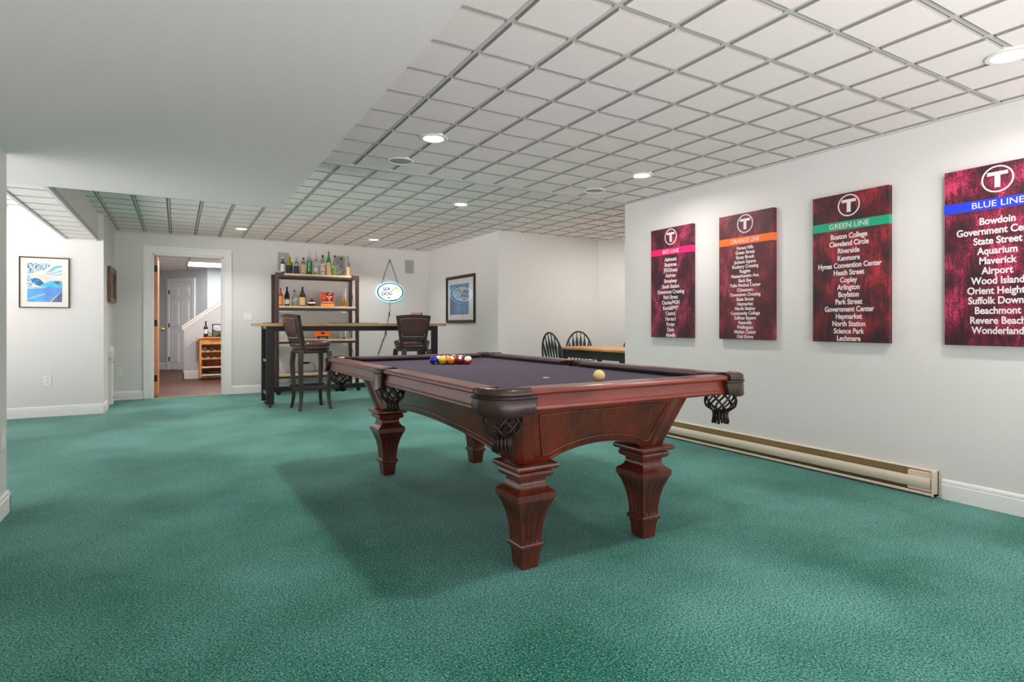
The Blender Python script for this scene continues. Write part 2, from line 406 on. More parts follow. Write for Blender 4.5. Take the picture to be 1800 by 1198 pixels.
# baseboards: flat board, stepped cap
def base_strip(b, p, q, nrm, h=0.118, t=0.014):
    p = Vector((*p, 0)); q = Vector((*q, 0)); n_ = Vector((*nrm, 0))
    prof = [(0, 0), (t, 0), (t, h - 0.03), (t - 0.004, h - 0.026), (t - 0.002, h - 0.02), (t - 0.004, h - 0.008), (t - 0.010, h), (0, h)]
    b.loft([[tuple(e + n_ * a + Vector((0, 0, z))) for a, z in prof] for e in (p, q)])
def baseb(name, segs, m=trimw):
    b = B()
    for s_ in segs: base_strip(b, *s_)
    return struct(b.build(name, m))
baseb('baseboard_right', [((XR, -1.2), (XR, 1.70), (-1, 0)), ((XR, 4.25), (XR, YC), (-1, 0))])
baseb('baseboard_back', [((-0.745, YB), (-0.407, YB), (0, -1)), ((0.707, YB), (3.836, YB), (0, -1))])
baseb('baseboard_left_far', [((XL, 8.27), (-0.731, 8.27), (0, -1)), ((-0.745, 8.256), (-0.745, 8.60), (1, 0))])
baseb('baseboard_left_near', [((-0.819, -1.2), (-0.819, 4.199), (1, 0)), ((-0.95, 4.185), (-0.805, 4.185), (0, 1))])
baseb('baseboard_bar_side', [((3.836, 6.992), (3.836, YB), (-1, 0)), ((3.822, 6.992), (5.573, 6.992), (0, -1))])
b = B()
base_strip(b, (0.101, 12.66), (2.2, 12.66), (0, -1), 0.16); base_strip(b, (xs0, 12.646), (xs0, 12.76), (-1, 0), 0.16)
tt0 = Vector((-0.43, 15.8)); base_strip(b, tuple(tt0 - d * 1.4), tuple(tt0 + d * 0.37), (-0.8, -0.6), 0.16)
struct(b.build('baseboard_hall', trimw))

# doorway casing and jambs
b = B()
def casing(b, x0, x1, z1, y, wdt=0.105):
    prof = [(0, 0), (0, 0.012), (0.01, 0.02), (wdt - 0.03, 0.016), (wdt - 0.02, 0.024), (wdt, 0.026), (wdt, 0)]
    def ring(cx, cz, sx, sz): return [(cx + sx * a, y - t, cz + sz * a) for a, t in prof]
    b.loft([ring(x0, 0, -1, 0), ring(x0, z1, -1, 1), ring(x1, z1, 1, 1), ring(x1, 0, 1, 0)])
casing(b, DX0, DX1, DZ, YB)
b.box(DX0, DX0 + 0.018, YB - 0.001, YB + 0.118, 0, DZ); b.box(DX1 - 0.018, DX1, YB - 0.001, YB + 0.118, 0, DZ); b.box(DX0, DX1, YB - 0.001, YB + 0.118, DZ - 0.018, DZ)
b.box(DX1 - 0.03, DX1 - 0.018, YB + 0.04, YB + 0.07, 0, DZ)
struct(b.build('trim_1', trimw))
struct(B().box(DX0 + 0.018, DX1 - 0.018, YB - 0.01, YB + 0.02, 0, 0.008).build('trim_2', mat('brass_threshold', (190, 165, 120), 0.4, 0.6)))
# open oak door, seen by its hinge edge
dr = struct(thing('door_1', 'honey oak door standing open into the hall, seen edge on', 'door', (DX0 + 0.02, YB + 0.12, 0.01)))
B().box(0, 0.04, 0, 0.82, 0, DZ - 0.035).build('door_leaf', doorw, dr, bevel=0.003)
hb = B().box(0.0, 0.036, -0.003, 0.001, -0.045, 0.045); hb.lathe([(0.006, -0.05), (0.006, 0.05)], (-0.004, -0.006, 0), 8)
h0 = hb.build('hinge', mat('oil_bronze', (44, 40, 38), 0.4, 0.6), dr, loc=(0, 0, 0.26)); h0['label'] = 'black butt hinge'
for z in (1.05, 1.83): hh = h0.copy(); COL.objects.link(hh); hh.parent = dr; hh.location = (0, 0, z)
kb = B().lathe([(0.012, 0), (0.012, 0.03), (0.028, 0.04), (0.03, 0.055), (0.02, 0.07), (0.001, 0.072)], (0.04, 0.75, 0.95), 14, 'x')
kb.build('door_handle', mat('knob_brass', (190, 160, 90), 0.3, 0.9), dr, smooth=60)
# white six panel door on the diagonal hall wall
dc = tt0 + d * 0.87
fr6 = ((0.6, -0.8, 0), (0, 0, 1), (-0.8, -0.6, 0))
d2 = struct(thing('door_2', 'white six-panel door at the end of the hall', 'door', (dc.x - 0.8 * 0.002, dc.y - 0.6 * 0.002, 0), frame=fr6))
b = B(); dw, dh = 0.37, 2.0
b.box(-dw, dw, 0.015, dh, 0, 0.022)
pan = [(-0.29, -0.04), (0.04, 0.29)]; rows = [(0.16, 0.86), (1.0, 1.56), (1.68, 1.90)]
for x0, x1 in pan:
    for z0, z1 in rows:
        b.loft([[(x0, z0, 0.022), (x1, z0, 0.022), (x1, z1, 0.022), (x0, z1, 0.022)], [(x0 + .012, z0 + .012, 0.030), (x1 - .012, z0 + .012, 0.030), (x1 - .012, z1 - .012, 0.030), (x0 + .012, z1 - .012, 0.030)],
                [(x0 + .03, z0 + .03, 0.024), (x1 - .03, z0 + .03, 0.024), (x1 - .03, z1 - .03, 0.024), (x0 + .03, z1 - .03, 0.024)],
                [(x0 + .045, z0 + .045, 0.031), (x1 - .045, z0 + .045, 0.031), (x1 - .045, z1 - .045, 0.031), (x0 + .045, z1 - .045, 0.031)]])
b.build('door_leaf', trimw, d2)
b = B(); b.box(-dw - 0.085, -dw - 0.005, 0, dh + 0.085, 0, 0.034); b.box(dw + 0.005, dw + 0.085, 0, dh + 0.085, 0, 0.034); b.box(-dw - 0.005, dw + 0.005, dh + 0.005, dh + 0.085, 0, 0.034)
b.build('door_casing', trimw, d2, bevel=0.006)
for z in (0.25, 1.02, 1.78): B().box(-dw - 0.012, -dw + 0.008, z - 0.05, z + 0.05, 0.02, 0.038).build('hinge', black, d2)
B().sphere((dw - 0.06, 0.95, 0.06), 0.03, 12, 8).build('door_handle', nail, d2, smooth='all')

# ------------------------------------------------------------------ ceiling lights and speakers
def can_light(x, y, z, label, power=1.0, spread=128):
    t = thing('recessed_light', label, 'ceiling light', (x, y, z), group='recessed ceiling lights')
    b = B(); b.lathe([(0.062, 0.012), (0.064, -0.002), (0.070, -0.006), (0.088, -0.006), (0.096, -0.001), (0.096, 0.012)], (0, 0, 0), 36)
    b.build('trim_ring', plast, t, smooth=30)
    b = B(); b.lathe([(0.001, -0.004), (0.045, -0.0035), (0.060, 0.0), (0.0625, 0.004)], (0, 0, 0), 32)
    b.build('lens', lens_m, t, smooth='all')
    ld = bpy.data.lights.new('can_lamp', 'AREA'); ld.shape = 'DISK'; ld.size = 0.12; ld.energy = LAMP_W * power; ld.color = LAMP_COL; ld.spread = math.radians(spread)
    lo = bpy.data.objects.new('can_lamp', ld); COL.objects.link(lo); lo.parent = t; lo.location = (0, 0, -0.008)
    return t
can_light(1.459, 3.545, CN, 'lit recessed ceiling light above the far half of the pool table')
can_light(3.299, 3.568, CN, 'lit recessed ceiling light near the wall above the red and orange posters', 0.75, 165)
can_light(3.274, 1.137, CN, 'large lit recessed ceiling light at the upper right, above the blue poster', 0.8, 160)
can_light(1.459, 1.137, CN, 'recessed ceiling light above the near left of the pool table, out of view', 0.6)
can_light(2.643, 5.657, CF, 'lit recessed ceiling light halfway to the bar, over the open carpet')
can_light(2.594, 8.676, CF, 'small lit recessed ceiling light above the oval hanging sign')
can_light(0.751, 8.594, CF, 'small lit recessed ceiling light in front of the doorway')
can_light(0.751, 6.3, CF, 'recessed ceiling light hidden behind the soffit edge', 1.3)
can_light(-1.9, 6.6, CF, 'recessed ceiling light in front of the seascape wall, out of view', 0.1)
can_light(5.3, 5.7, CF, 'added recessed ceiling light brightening the dining alcove, out of view', 1.7, 180)  # unseen lamp, added to brighten the alcove walls
def ceil_speaker(x, y, label):
    t = thing('ceiling_speaker', label, 'speaker', (x, y, CN), group='round ceiling speakers')
    B().lathe([(0.080, 0.01), (0.082, -0.004), (0.092, -0.006), (0.099, -0.002), (0.099, 0.01)], (0, 0, 0), 36).build('trim_ring', plast, t, smooth=30)
    B().lathe([(0.001, -0.005), (0.05, -0.004), (0.081, 0.0), (0.081, 0.008)], (0, 0, 0), 36).build('grille', grille, t, smooth=30)
ceil_speaker(1.448, 4.163, 'round grey ceiling speaker beside the light over the pool table')
ceil_speaker(3.304, 4.195, 'round white ceiling speaker close to the corner of the poster wall')
# hall troffer
t = thing('troffer_light', 'rectangular fluorescent ceiling panel light in the hall beyond the doorway', 'ceiling light', (0.72, 13.45, 2.277))
b = B(); b.box(-0.56, 0.56, -0.53, -0.49, -0.012, 0.005); b.box(-0.56, 0.56, 0.49, 0.53, -0.012, 0.005); b.box(-0.56, -0.52, -0.49, 0.49, -0.012, 0.005); b.box(0.52, 0.56, -0.49, 0.49, -0.012, 0.005)
b.build('frame', tee_m, t)
B().box(-0.52, 0.52, -0.49, 0.49, -0.008, 0.004).build('lens', troff_m, t)
ld = bpy.data.lights.new('troffer_lamp', 'AREA'); ld.shape = 'RECTANGLE'; ld.size = 1.0; ld.size_y = 0.95; ld.energy = 13; ld.color = (0.93, 0.97, 1)
lo = bpy.data.objects.new('troffer_lamp', ld); COL.objects.link(lo); lo.parent = t; lo.location = (0, 0, -0.014)
can_light(0.35, 10.8, 2.277, 'recessed ceiling light in the hall just beyond the doorway, out of view', 2.3, 180)
can_light(1.4, 11.6, 2.277, 'recessed ceiling light in the hall beside the stair wall, out of view', 2.3, 180)

# ------------------------------------------------------------------ pool table
PT = thing('pool_table', 'mahogany pool table with purple cloth and leather net pockets', 'pool table', (1.63, 3.03, 0), 0.018)
HX, HY, ZT, ZB = 0.70, 1.24, 0.805, 0.772
def leg_ring(hw, z, flute=0.0):
    side = [(-1, 0), (-0.62, 0), (-0.5, 1), (-0.38, 0), (-0.12, 0), (0, 1), (0.12, 0), (0.38, 0), (0.5, 1), (0.62, 0)]
    pts = []
    for k in range(4):
        ca, sa = math.cos(k * PI / 2), math.sin(k * PI / 2)
        for t_, f_ in side:
            x, y = t_ * hw, -hw + flute * f_
            pts.append((x * ca - y * sa, x * sa + y * ca, z))
    return pts
legp = [(0.037, 0.0), (0.040, 0.012), (0.045, 0.070), (0.047, 0.073), (0.047, 0.083), (0.0475, 0.0845), (0.054, 0.088), (0.0575, 0.095), (0.057, 0.104), (0.053, 0.110), (0.049, 0.112),
        (0.0490, 0.125, 1), (0.0515, 0.16, 1), (0.057, 0.20, 1), (0.066, 0.24, 1), (0.078, 0.275, 1), (0.088, 0.296, 0.3), (0.0905, 0.3015), (0.092, 0.302), (0.092, 0.306), (0.0945, 0.3065),
        (0.0945, 0.331), (0.090, 0.335), (0.079, 0.342), (0.068, 0.353), (0.062, 0.367), (0.061, 0.382), (0.064, 0.390), (0.066, 0.392), (0.078, 0.394), (0.085, 0.402), (0.087, 0.411), (0.084, 0.421),
        (0.076, 0.427), (0.075, 0.430), (0.098, 0.431), (0.104, 0.437), (0.105, 0.444), (0.103, 0.452), (0.097, 0.456), (0.05, 0.4565)]
b = B(); b.loft([leg_ring(p[0], p[1], 0.006 * (p[2] if len(p) > 2 else 0)) for p in legp])
leg0 = b.build('leg', mahog, PT, smooth=25, loc=(-0.345, -0.895, 0))
for sx, sy in ((1, -1), (-1, 1), (1, 1)):
    l_ = leg0.copy(); COL.objects.link(l_); l_.parent = PT; l_.location = (0.345 * sx, 0.895 * sy, 0)
ZA0, ZA1 = 0.456, 0.725
def apron(hl0, hl1, o0, o1, rise, flat, name, rot):
    """sloping side with arched lower edge; local: runs along x, outward = -y"""
    n_ = 40; b = B()
    def zb(s): a = abs(s) / flat; return ZA0 + (rise * (1 - a * a) ** 0.8 if a < 1 else 0)
    def P(s, z, off=0.0):
        k = (z - ZA0) / (ZA1 - ZA0); return (s * (hl0 + (hl1 - hl0) * k), -(o0 + (o1 - o0) * k) - off, z)
    ss = [-1 + 2 * i / n_ for i in range(n_ + 1)]
    rings = []
    for s in ss: z0 = zb(s); rings.append([P(s, z0), P(s, ZA1), P(s, ZA1, -0.025), P(s, z0, -0.025)])
    b.loft(rings)
    bot = [P(s, zb(s) + 0.004, 0.0) for s in ss if abs(s) < flat * 1.02]
    b.tube(bot, 0.006, 6)
    o = b.build(name, mahog, PT, smooth=40)
    o.rotation_euler = (0, 0, rot)
    # raised panel outline on the face
    m_ = 0.80 if hl0 < 0.7 else 0.86
    lp = [P(-m_ + 2 * m_ * i / 20, ZA1 - 0.055, 0.001) for i in range(21)]
    s1 = m_ * 0.94
    lp += [P(m_ - (m_ - s1) * i / 3, ZA1 - 0.055 + (zb(s1) + 0.03 - ZA1 + 0.055) * i / 3, 0.001) for i in range(1, 3)]
    lp += [P(s1 - 2 * s1 * i / 30, zb(s1 - 2 * s1 * i / 30) + 0.03, 0.001) for i in range(31)]
    lp += [P(-s1 - (m_ - s1) * i / 3, zb(s1) + 0.03 + (ZA1 - 0.055 - zb(s1) - 0.03) * i / 3, 0.001) for i in range(1, 3)]
    B().tube(lp, 0.0055, 6, closed=True).build('panel_moulding', mahog, o, smooth='all')
    fill = B(); top = [P(s, ZA1 - 0.062, 0.0) for s in [-m_ * .98 + 2 * m_ * .98 * i / 20 for i in range(21)]]
    return o
apron(0.40, 0.475, 0.955, 1.055, 0.058, 0.66, 'end_apron', 0.0)
apron(0.40, 0.475, 0.955, 1.055, 0.058, 0.66, 'end_apron', PI)
apron(0.945, 1.03, 0.405, 0.49, 0.075, 0.86, 'side_apron', PI / 2)
apron(0.945, 1.03, 0.405, 0.49, 0.075, 0.86, 'side_apron', -PI / 2)
for sx in (-1, 1):
    for sy in (-1, 1):
        b = B()
        for dx_, hw in ((0.0, 0.05),):
            def ringp(k, hw_):
                cx, cy = sx * (0.372 + 0.085 * k), sy * (0.922 + 0.10 * k); z = 0.456 + (0.725 - 0.456) * k; c_ = hw_ * 0.45
                return [(cx - hw_, cy - hw_ + c_, z), (cx - hw_ + c_, cy - hw_, z), (cx + hw_ - c_, cy - hw_, z), (cx + hw_, cy - hw_ + c_, z), (cx + hw_, cy + hw_ - c_, z), (cx + hw_ - c_, cy + hw_, z), (cx - hw_ + c_, cy + hw_, z), (cx - hw_, cy + hw_ - c_, z)]
            b.loft([ringp(0, 0.045), ringp(0.5, 0.047), ringp(1, 0.05)])
        b.build('corner_post', mahog, PT, bevel=0.004)
# bed with pocket cut-outs
def bed_outline():
    bx, by, rc, rs = 0.598, 1.138, 0.080, 0.056; pts = []
    def arc(cx, cy, r, a0, a1, n_=8): return [(cx + r * math.cos(a0 + (a1 - a0) * i / n_), cy + r * math.sin(a0 + (a1 - a0) * i / n_)) for i in range(n_ + 1)]
    pts += arc(-bx, -by, rc, PI / 2, 0); pts += arc(bx, -by, rc, PI, PI / 2); pts += arc(bx + 0.02, 0, rs, -PI / 2 - 0.3, -3 * PI / 2 + 0.3)
    pts += arc(bx, by, rc, -PI / 2, -PI); pts += arc(-bx, by, rc, 0, -PI / 2); pts += arc(-bx - 0.02, 0, rs, PI / 2 - 0.3, -PI / 2 + 0.3)
    return pts
B().prism(bed_outline(), 0.728, ZB).build('playing_surface', felt, PT)
b = B(); b.lathe([(0.001, 0), (0.017, 0), (0.017, 0.0006), (0.001, 0.0007)], (1.613 - 1.63 - 0.01, 2.441 - 3.03, ZB), 20)
b.build('spot_marker', plast, PT)
# rails: wood profile and cushion, six of them
railp = [(0.70, 0.797), (0.696, 0.803), (0.690, ZT), (0.606, ZT), (0.606, 0.715), (0.672, 0.715), (0.676, 0.719), (0.690, 0.722), (0.693, 0.727), (0.691, 0.732), (0.691, 0.736), (0.6915, 0.742), (0.684, 0.774), (0.683, 0.779), (0.685, 0.7815), (0.698, 0.783), (0.702, 0.789)]
cushp = [(0.606, ZT - 0.002), (0.575, ZT - 0.005), (0.556, ZT - 0.010), (0.553, ZT - 0.016), (0.572, ZB + 0.002), (0.606, ZB - 0.01)]
def rail(a0, a1, rot, extra, corner0, corner1):
    """local: rail outward = -y (distance 0.70 + extra), runs x from a0 to a1"""
    def prof(pr, x): return [(x, -(o + extra), z) for o, z in pr]
    o = B().loft([prof(railp, a0), prof(railp, a1)]).build('rail', mahog_x, PT)
    o.rotation_euler = (0, 0, rot)
    c0, c1 = a0 + (0.05 if corner0 else 0.022), a1 - (0.05 if corner1 else 0.022)
    def cp(x, back): return [(x + (back * (0.606 - q) * (1 if back else 0)), -(q + extra), z) for q, z in cushp]
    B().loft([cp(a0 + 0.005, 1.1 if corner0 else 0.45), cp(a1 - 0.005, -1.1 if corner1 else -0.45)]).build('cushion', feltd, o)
    for xx, sgn in ((a0, -1), (a1, 1)):
        B().loft([[(xx + sgn * e, -(q + extra), z) for q, z in ((0.699, 0.798), (0.692, ZT - .001), (0.606, ZT - .001), (0.606, 0.775), (0.699, 0.785))] for e in (0, 0.022)]).build('rail_end_cap', leather, o)
    return o
EX = HY - HX
rail(-0.535, 0.535, 0, EX, 1, 1); rail(-0.535, 0.535, PI, EX, 1, 1)
for rot in (PI / 2, -PI / 2):
    rail(-1.09, -0.072, rot, 0, 1, 0); rail(0.072, 1.09, rot, 0, 0, 1)
# pockets
def sweep2d(path, prof, b):
    """path: [(x,y,nx,ny)]; prof [(offset outward, z)]"""
    b.loft([[(x + nx * o, y + ny * o, z) for o, z in (prof(i / (len(path) - 1)) if callable(prof) else prof)] for i, (x, y, nx, ny) in enumerate(path)])
def net(b, c, z0, r0, hh, seg=8):
    pr = lambda t: (r0 * (0.92 + 0.20 * math.sin(PI * min(1, t * 1.15))) * (1 - 0.5 * max(0, t - 0.72) / 0.28), z0 - hh * t)
    for k in range(seg):
        for dr_ in (1, -1):
            path = []
            for i in range(15):
                t = i / 14; r_, z = pr(t); a = 2 * PI * k / seg + dr_ * t * 1.35
                path.append((c[0] + r_ * math.cos(a), c[1] + r_ * math.sin(a), z))
            b.tube(path, 0.0046, 5, sy=1.2)
def fringe(b, c, z0, r0, hh):
    b.lathe([(r0 * 0.9, z0 + 0.006), (r0 * 0.86, z0 - hh * 0.3), (r0 * 0.95, z0 - hh * 0.7)], (c[0], c[1], 0), 16)
    for k in range(14):
        a = 2 * PI * k / 14; q = [(c[0] + r0 * f_ * math.cos(a), c[1] + r0 * f_ * math.sin(a), z0 - hh * t) for f_, t in ((0.95, -0.05), (0.9, 0.4), (1.08, 0.95 + 0.05 * (k % 3)))]
        b.tube(q, 0.0068, 5)
def corner_path(sx, sy, x_in=0.52, y_in=1.105, r=0.105, n_=16):
    pts = [(-HX, -y_in, -1, 0), (-HX, -HY + r, -1, 0)]
    for i in range(1, n_): a = PI + (PI / 2) * i / n_; pts.append((-HX + r + r * math.cos(a), -HY + r + r * math.sin(a), math.cos(a), math.sin(a)))
    pts += [(-HX + r, -HY, 0, -1), (-x_in, -HY, 0, -1)]
    # resample evenly
    out = []
    segs = [math.hypot(pts[i + 1][0] - pts[i][0], pts[i + 1][1] - pts[i][1]) for i in range(len(pts) - 1)]; tot = sum(segs)
    for k in range(37):
        s = tot * k / 36; i = 0
        while i < len(segs) - 1 and s > segs[i]: s -= segs[i]; i += 1
        f = min(1, s / segs[i]); a_, c_ = pts[i], pts[i + 1]; q = [a_[j] + (c_[j] - a_[j]) * f for j in range(4)]
        l_ = math.hypot(q[2], q[3]); out.append((q[0] * -sx, q[1] * -sy, q[2] / l_ * -sx, q[3] / l_ * -sy))
    return out
def corner_pocket(sx, sy):
    P = corner_path(sx, sy)
    b = B(); sweep2d(P[3:-3], [(0.004, 0.775), (0.011, 0.780), (0.013, 0.792), (0.010, 0.804), (0.0, 0.811), (-0.018, 0.811), (-0.030, 0.806), (-0.034, 0.79), (-0.032, 0.74), (-0.025, 0.72), (0.004, 0.75)], b)
    o = b.build('pocket', leather, PT, smooth=60)
    def prof(t):
        u = abs(2 * t - 1); zb_ = 0.706 + 0.012 * max(0.0, (u - 0.72) / 0.28) ** 0.5 + 0.008 * math.sin(PI * min(1, max(0, (u - 0.45) / 0.5))) ** 2
        zb_ += 0.03 * max(0, (u - 0.93) / 0.07) ** 2
        return [(-0.016, 0.782), (0.007, 0.782), (0.011, 0.775), (0.013, 0.75), (0.015, zb_ + 0.006), (0.010, zb_), (-0.006, zb_), (-0.016, 0.75)]
    b = B(); sweep2d(P, prof, b); b.build('leather_shield', leather, o, smooth=50)
    b = B(); sweep2d(P, [(0.012, 0.770), (0.017, 0.773), (0.017, 0.777), (0.012, 0.780)], b); b.build('piping', black, o, smooth=60)
    c = (sx * 0.605, sy * 1.145)
    b = B(); net(b, c, 0.722, 0.064, 0.102); b.build('net', netm, o, smooth='all')
    b = B(); fringe(b, c, 0.626, 0.033, 0.056); b.build('fringe', netm, o, smooth='all')
for sx in (-1, 1):
    for sy in (-1, 1): corner_pocket(sx, sy)
def side_pocket(sx):
    P = [(sx * (HX + 0.016 * math.cos(a * PI / 2)), sx * -0.062 * a, sx * 1.0, sx * -0.25 * a) for a in [-1 + 2 * i / 16 for i in range(17)]]
    b = B(); sweep2d(P, [(0.002, 0.775), (0.008, 0.782), (0.009, 0.795), (0.004, 0.806), (-0.012, 0.808), (-0.06, 0.803), (-0.085, 0.796), (-0.09, 0.76), (-0.06, 0.73), (-0.02, 0.74)], b)
    o = b.build('pocket', leather, PT, smooth=60)
    def prof(t): u = abs(2 * t - 1); zb_ = 0.688 + 0.02 * u ** 2; return [(-0.02, 0.79), (0.004, 0.79), (0.009, 0.77), (0.011, zb_ + 0.004), (0.006, zb_), (-0.02, zb_)]
    b = B(); sweep2d(P, prof, b); b.build('leather_shield', leather, o, smooth=50)
    c = (sx * 0.625, 0.0)
    b = B(); net(b, c, 0.716, 0.056, 0.098); b.build('net', netm, o, smooth='all')
    b = B(); fringe(b, c, 0.624, 0.029, 0.05); b.build('fringe', netm, o, smooth='all')
side_pocket(-1); side_pocket(1)

# balls
def ball_mat(name, rgb, stripe=False, plain=False):
    m = bpy.data.materials.new(name); m.use_nodes = True; nt = m.node_tree; N = nt.nodes; L = nt.links; p = N['Principled BSDF']
    p.inputs['Roughness'].default_value = 0.08; p.inputs['Coat Weight'].default_value = 0.5
    tc = N.new('ShaderNodeTexCoord'); sp = N.new('ShaderNodeSeparateXYZ'); L.new(tc.outputs['Object'], sp.inputs[0])
    ab = N.new('ShaderNodeMath'); ab.operation = 'ABSOLUTE'; L.new(sp.outputs['Z'], ab.inputs[0])
    gt = N.new('ShaderNodeMath'); gt.operation = 'GREATER_THAN'; L.new(ab.outputs[0], gt.inputs[0])
    gt.inputs[1].default_value = 10 if plain else (0.0155 if stripe else 0.0265)
    mx = N.new('ShaderNodeMix'); mx.data_type = 'RGBA'; L.new(gt.outputs[0], mx.inputs['Factor'])
    mx.inputs['A'].default_value = (*lin(rgb), 1); mx.inputs['B'].default_value = (*lin((236, 226, 196)), 1)
    L.new(mx.outputs['Result'], p.inputs['Base Color']); return m
BR = 0.0286
COLS = {1: ('yellow', (232, 190, 60)), 2: ('blue', (24, 40, 150)), 3: ('red', (190, 30, 24)), 4: ('purple', (70, 30, 100)), 5: ('orange', (240, 140, 30)), 6: ('green', (20, 100, 60)), 7: ('maroon', (120, 16, 22)), 8: ('black', (16, 16, 18))}
base_ball = None
order = [2, 1, 14, 5, 11, 4, 7, 8, 6, 10, 15, 12, 13, 3, 9]
where = {2: 'at the left tip of the racked cluster', 1: 'second in the near row of the racked cluster', 14: 'right behind the yellow ball', 5: 'third in the near row of the racked cluster', 7: 'fourth in the near row of the racked cluster', 15: 'at the right end of the near row'}
near = Vector((0.857, -0.515)); far_ = Vector((0.857, 0.515)); k_ = 0
bp0 = Vector((1.49, 3.615)); rr = BR * 2.01
for r in range(5):
    for c in range(r + 1):
        num = order[k_]; k_ += 1
        u = near * (rr * (r - c)) + far_ * (rr * c)
        cn, rgb = COLS[num if num < 9 else num - 8]
        mname = cn + ('_stripe' if num > 8 else '') + '_ball'
        mm = MATS.get(mname) or ball_mat(mname, rgb if num != 15 else (196, 40, 20), num > 8); MATS[mname] = mm
        if base_ball is None:
            o = base_ball = B().sphere((0, 0, 0), BR, 28, 16).build('pool_ball', mm, None, smooth='all')
        else:
            o = base_ball.copy(); o.data = base_ball.data; COL.objects.link(o)
            o.data = base_ball.data.copy(); o.data.materials[0] = mm
        o.location = (bp0.x + u.x, bp0.y + u.y, ZB + BR + 0.0002)
        o.rotation_euler = (random.uniform(0.4, 1.2), random.uniform(-0.6, 0.6), random.uniform(0, 6.28)) if num not in (15,) else (0.75, 0, -0.53)
        desc = ('striped ' if num > 8 else 'solid ') + cn
        posw = where.get(num, ['', 'in the second row', 'in the middle row', 'in the fourth row', 'in the last row'][r] + (' at the far edge' if c == r else (' at the near edge' if c == 0 else ' inside the cluster')) + ' of the racked balls')
        tag(o, '%s pool ball %s' % (desc, posw), 'pool ball', 'racked pool balls on the cloth')
cb = B().sphere((0, 0, 0), BR, 32, 18).build('cue_ball', ball_mat('cue_ball_ivory', (232, 208, 140), plain=True), None, smooth='all', loc=(1.705, 2.13, ZB + BR + 0.0002))
tag(cb, 'ivory yellow cue ball alone near the front rail of the pool table', 'pool ball')

# ------------------------------------------------------------------ transit posters
POS = [
 ('red', 3.863, 'RED LINE', (238, 22, 110), ['Ashmont', 'Braintree', 'JFK/Umass', 'Andrew', 'Broadway', 'South Station', 'Downtown Crossing', 'Park Street', 'Charles/MGH', 'Kendall/MIT', 'Central', 'Harvard', 'Porter', 'Davis', 'Alewife'], ((44, 16, 30), (92, 22, 44), (206, 70, 108), 0.7), 1.64, 0.945, 0.33),
 ('orange', 3.06, 'ORANGE LINE', (244, 112, 40), ['Forest Hills', 'Green Street', 'Stony Brook', 'Jackson Square', 'Roxbury Crossing', 'Ruggles', 'Massachusetts Ave.', 'Back Bay', 'Tufts Medical Center', 'Chinatown', 'Downtown Crossing', 'State Street', 'Haymarket', 'North Station', 'Community College', 'Sullivan Square', 'Assembly', 'Wellington', 'Malden Center', 'Oak Grove'], ((70, 26, 34), (104, 34, 42), (170, 70, 84), 0.6), 1.654, 0.945, 0.29),
 ('green', 2.236, 'GREEN LINE', (20, 164, 124), ['Boston College', 'Cleveland Circle', 'Riverside', 'Kenmore', 'Hynes Convention Center', 'Heath Street', 'Copley', 'Arlington', 'Boylston', 'Park Street', 'Government Center', 'Haymarket', 'North Station', 'Science Park', 'Lechmere'], ((44, 18, 26), (98, 26, 34), (184, 44, 52), 0.55), 1.64, 0.948, 0.425),
 ('blue', 1.418, 'BLUE LINE', (34, 62, 214), ['Bowdoin', 'Government Center', 'State Street', 'Aquarium', 'Maverick', 'Airport', 'Wood Island', 'Orient Heights', 'Suffolk Downs', 'Beachmont', 'Revere Beach', 'Wonderland'], ((42, 14, 26), (104, 20, 46), (226, 60, 110), 0.8), 1.62, 1.008, 0.385)]
PWD, PH, PD, PZ = 0.51, 1.012, 0.040, 1.426
for nm, yc, head, bandc, names, ink3, z1, z0, wmax in POS:
    t = thing('poster', 'tall maroon canvas poster headed %s with a %s band' % (head, nm if nm != 'red' else 'pink'), 'poster', (XR, yc, PZ), frame=FR_R, group='transit line posters on the right wall')
    B().box(-PWD / 2, PWD / 2, -PH / 2, PH / 2, 0.001, PD).build('canvas', grunge_mat('canvas_' + nm, ink3[0], ink3[1], ink3[2], fleck=ink3[3]), t, bevel=0.002)
    zb_ = 1.7135 - PZ
    bm_ = mat('band_' + nm, bandc, 0.5, var=0.03)
    B().box(-PWD / 2 - 0.0008, PWD / 2 + 0.0008, zb_ - 0.029, zb_ + 0.029, 0.004, PD + 0.0008).build('line_band', bm_, t)
    text_mesh('band_lettering', head, 0.05, ink, t, (0, zb_, PD + 0.0016), width={'red': 0.2, 'orange': 0.265, 'green': 0.265, 'blue': 0.235}[nm], height=0.034)
    ze = 1.846 - PZ; b = B()
    R0, R1 = 0.074, 0.066
    b.loft([[(R_ * math.cos(2 * PI * k / 48), ze + R_ * math.sin(2 * PI * k / 48), PD + h_) for k in range(48)] for R_, h_ in ((R0, 0.0), (R0, 0.0012), (R1, 0.0012), (R1, 0.0))], cap=False)
    b.box(-0.047, 0.047, ze + 0.020, ze + 0.040, PD, PD + 0.0012); b.box(-0.013, 0.013, ze - 0.046, ze + 0.020, PD, PD + 0.0012)
    b.build('emblem', ink, t)
    pitch = (z1 - z0) / (len(names) - 1); ch = min(0.042, pitch * 0.80)
    for i_, s_ in enumerate(names):
        pass
    tx = text_mesh('station_names', '\n'.join(names), 0.05, ink, t, (0, 0, PD + 0.0008), line=1.0, width=wmax, offset=0.0012)
    ys_ = [v.co.y for v in tx.data.vertices]; h_now = max(ys_) - min(ys_); h_want = (z1 - z0) + ch
    for v in tx.data.vertices: v.co.y *= h_want / h_now
    tx.location = (0, (z1 + z0) / 2 - PZ, PD + 0.0008)
    ln = struct(tx) if False else tx

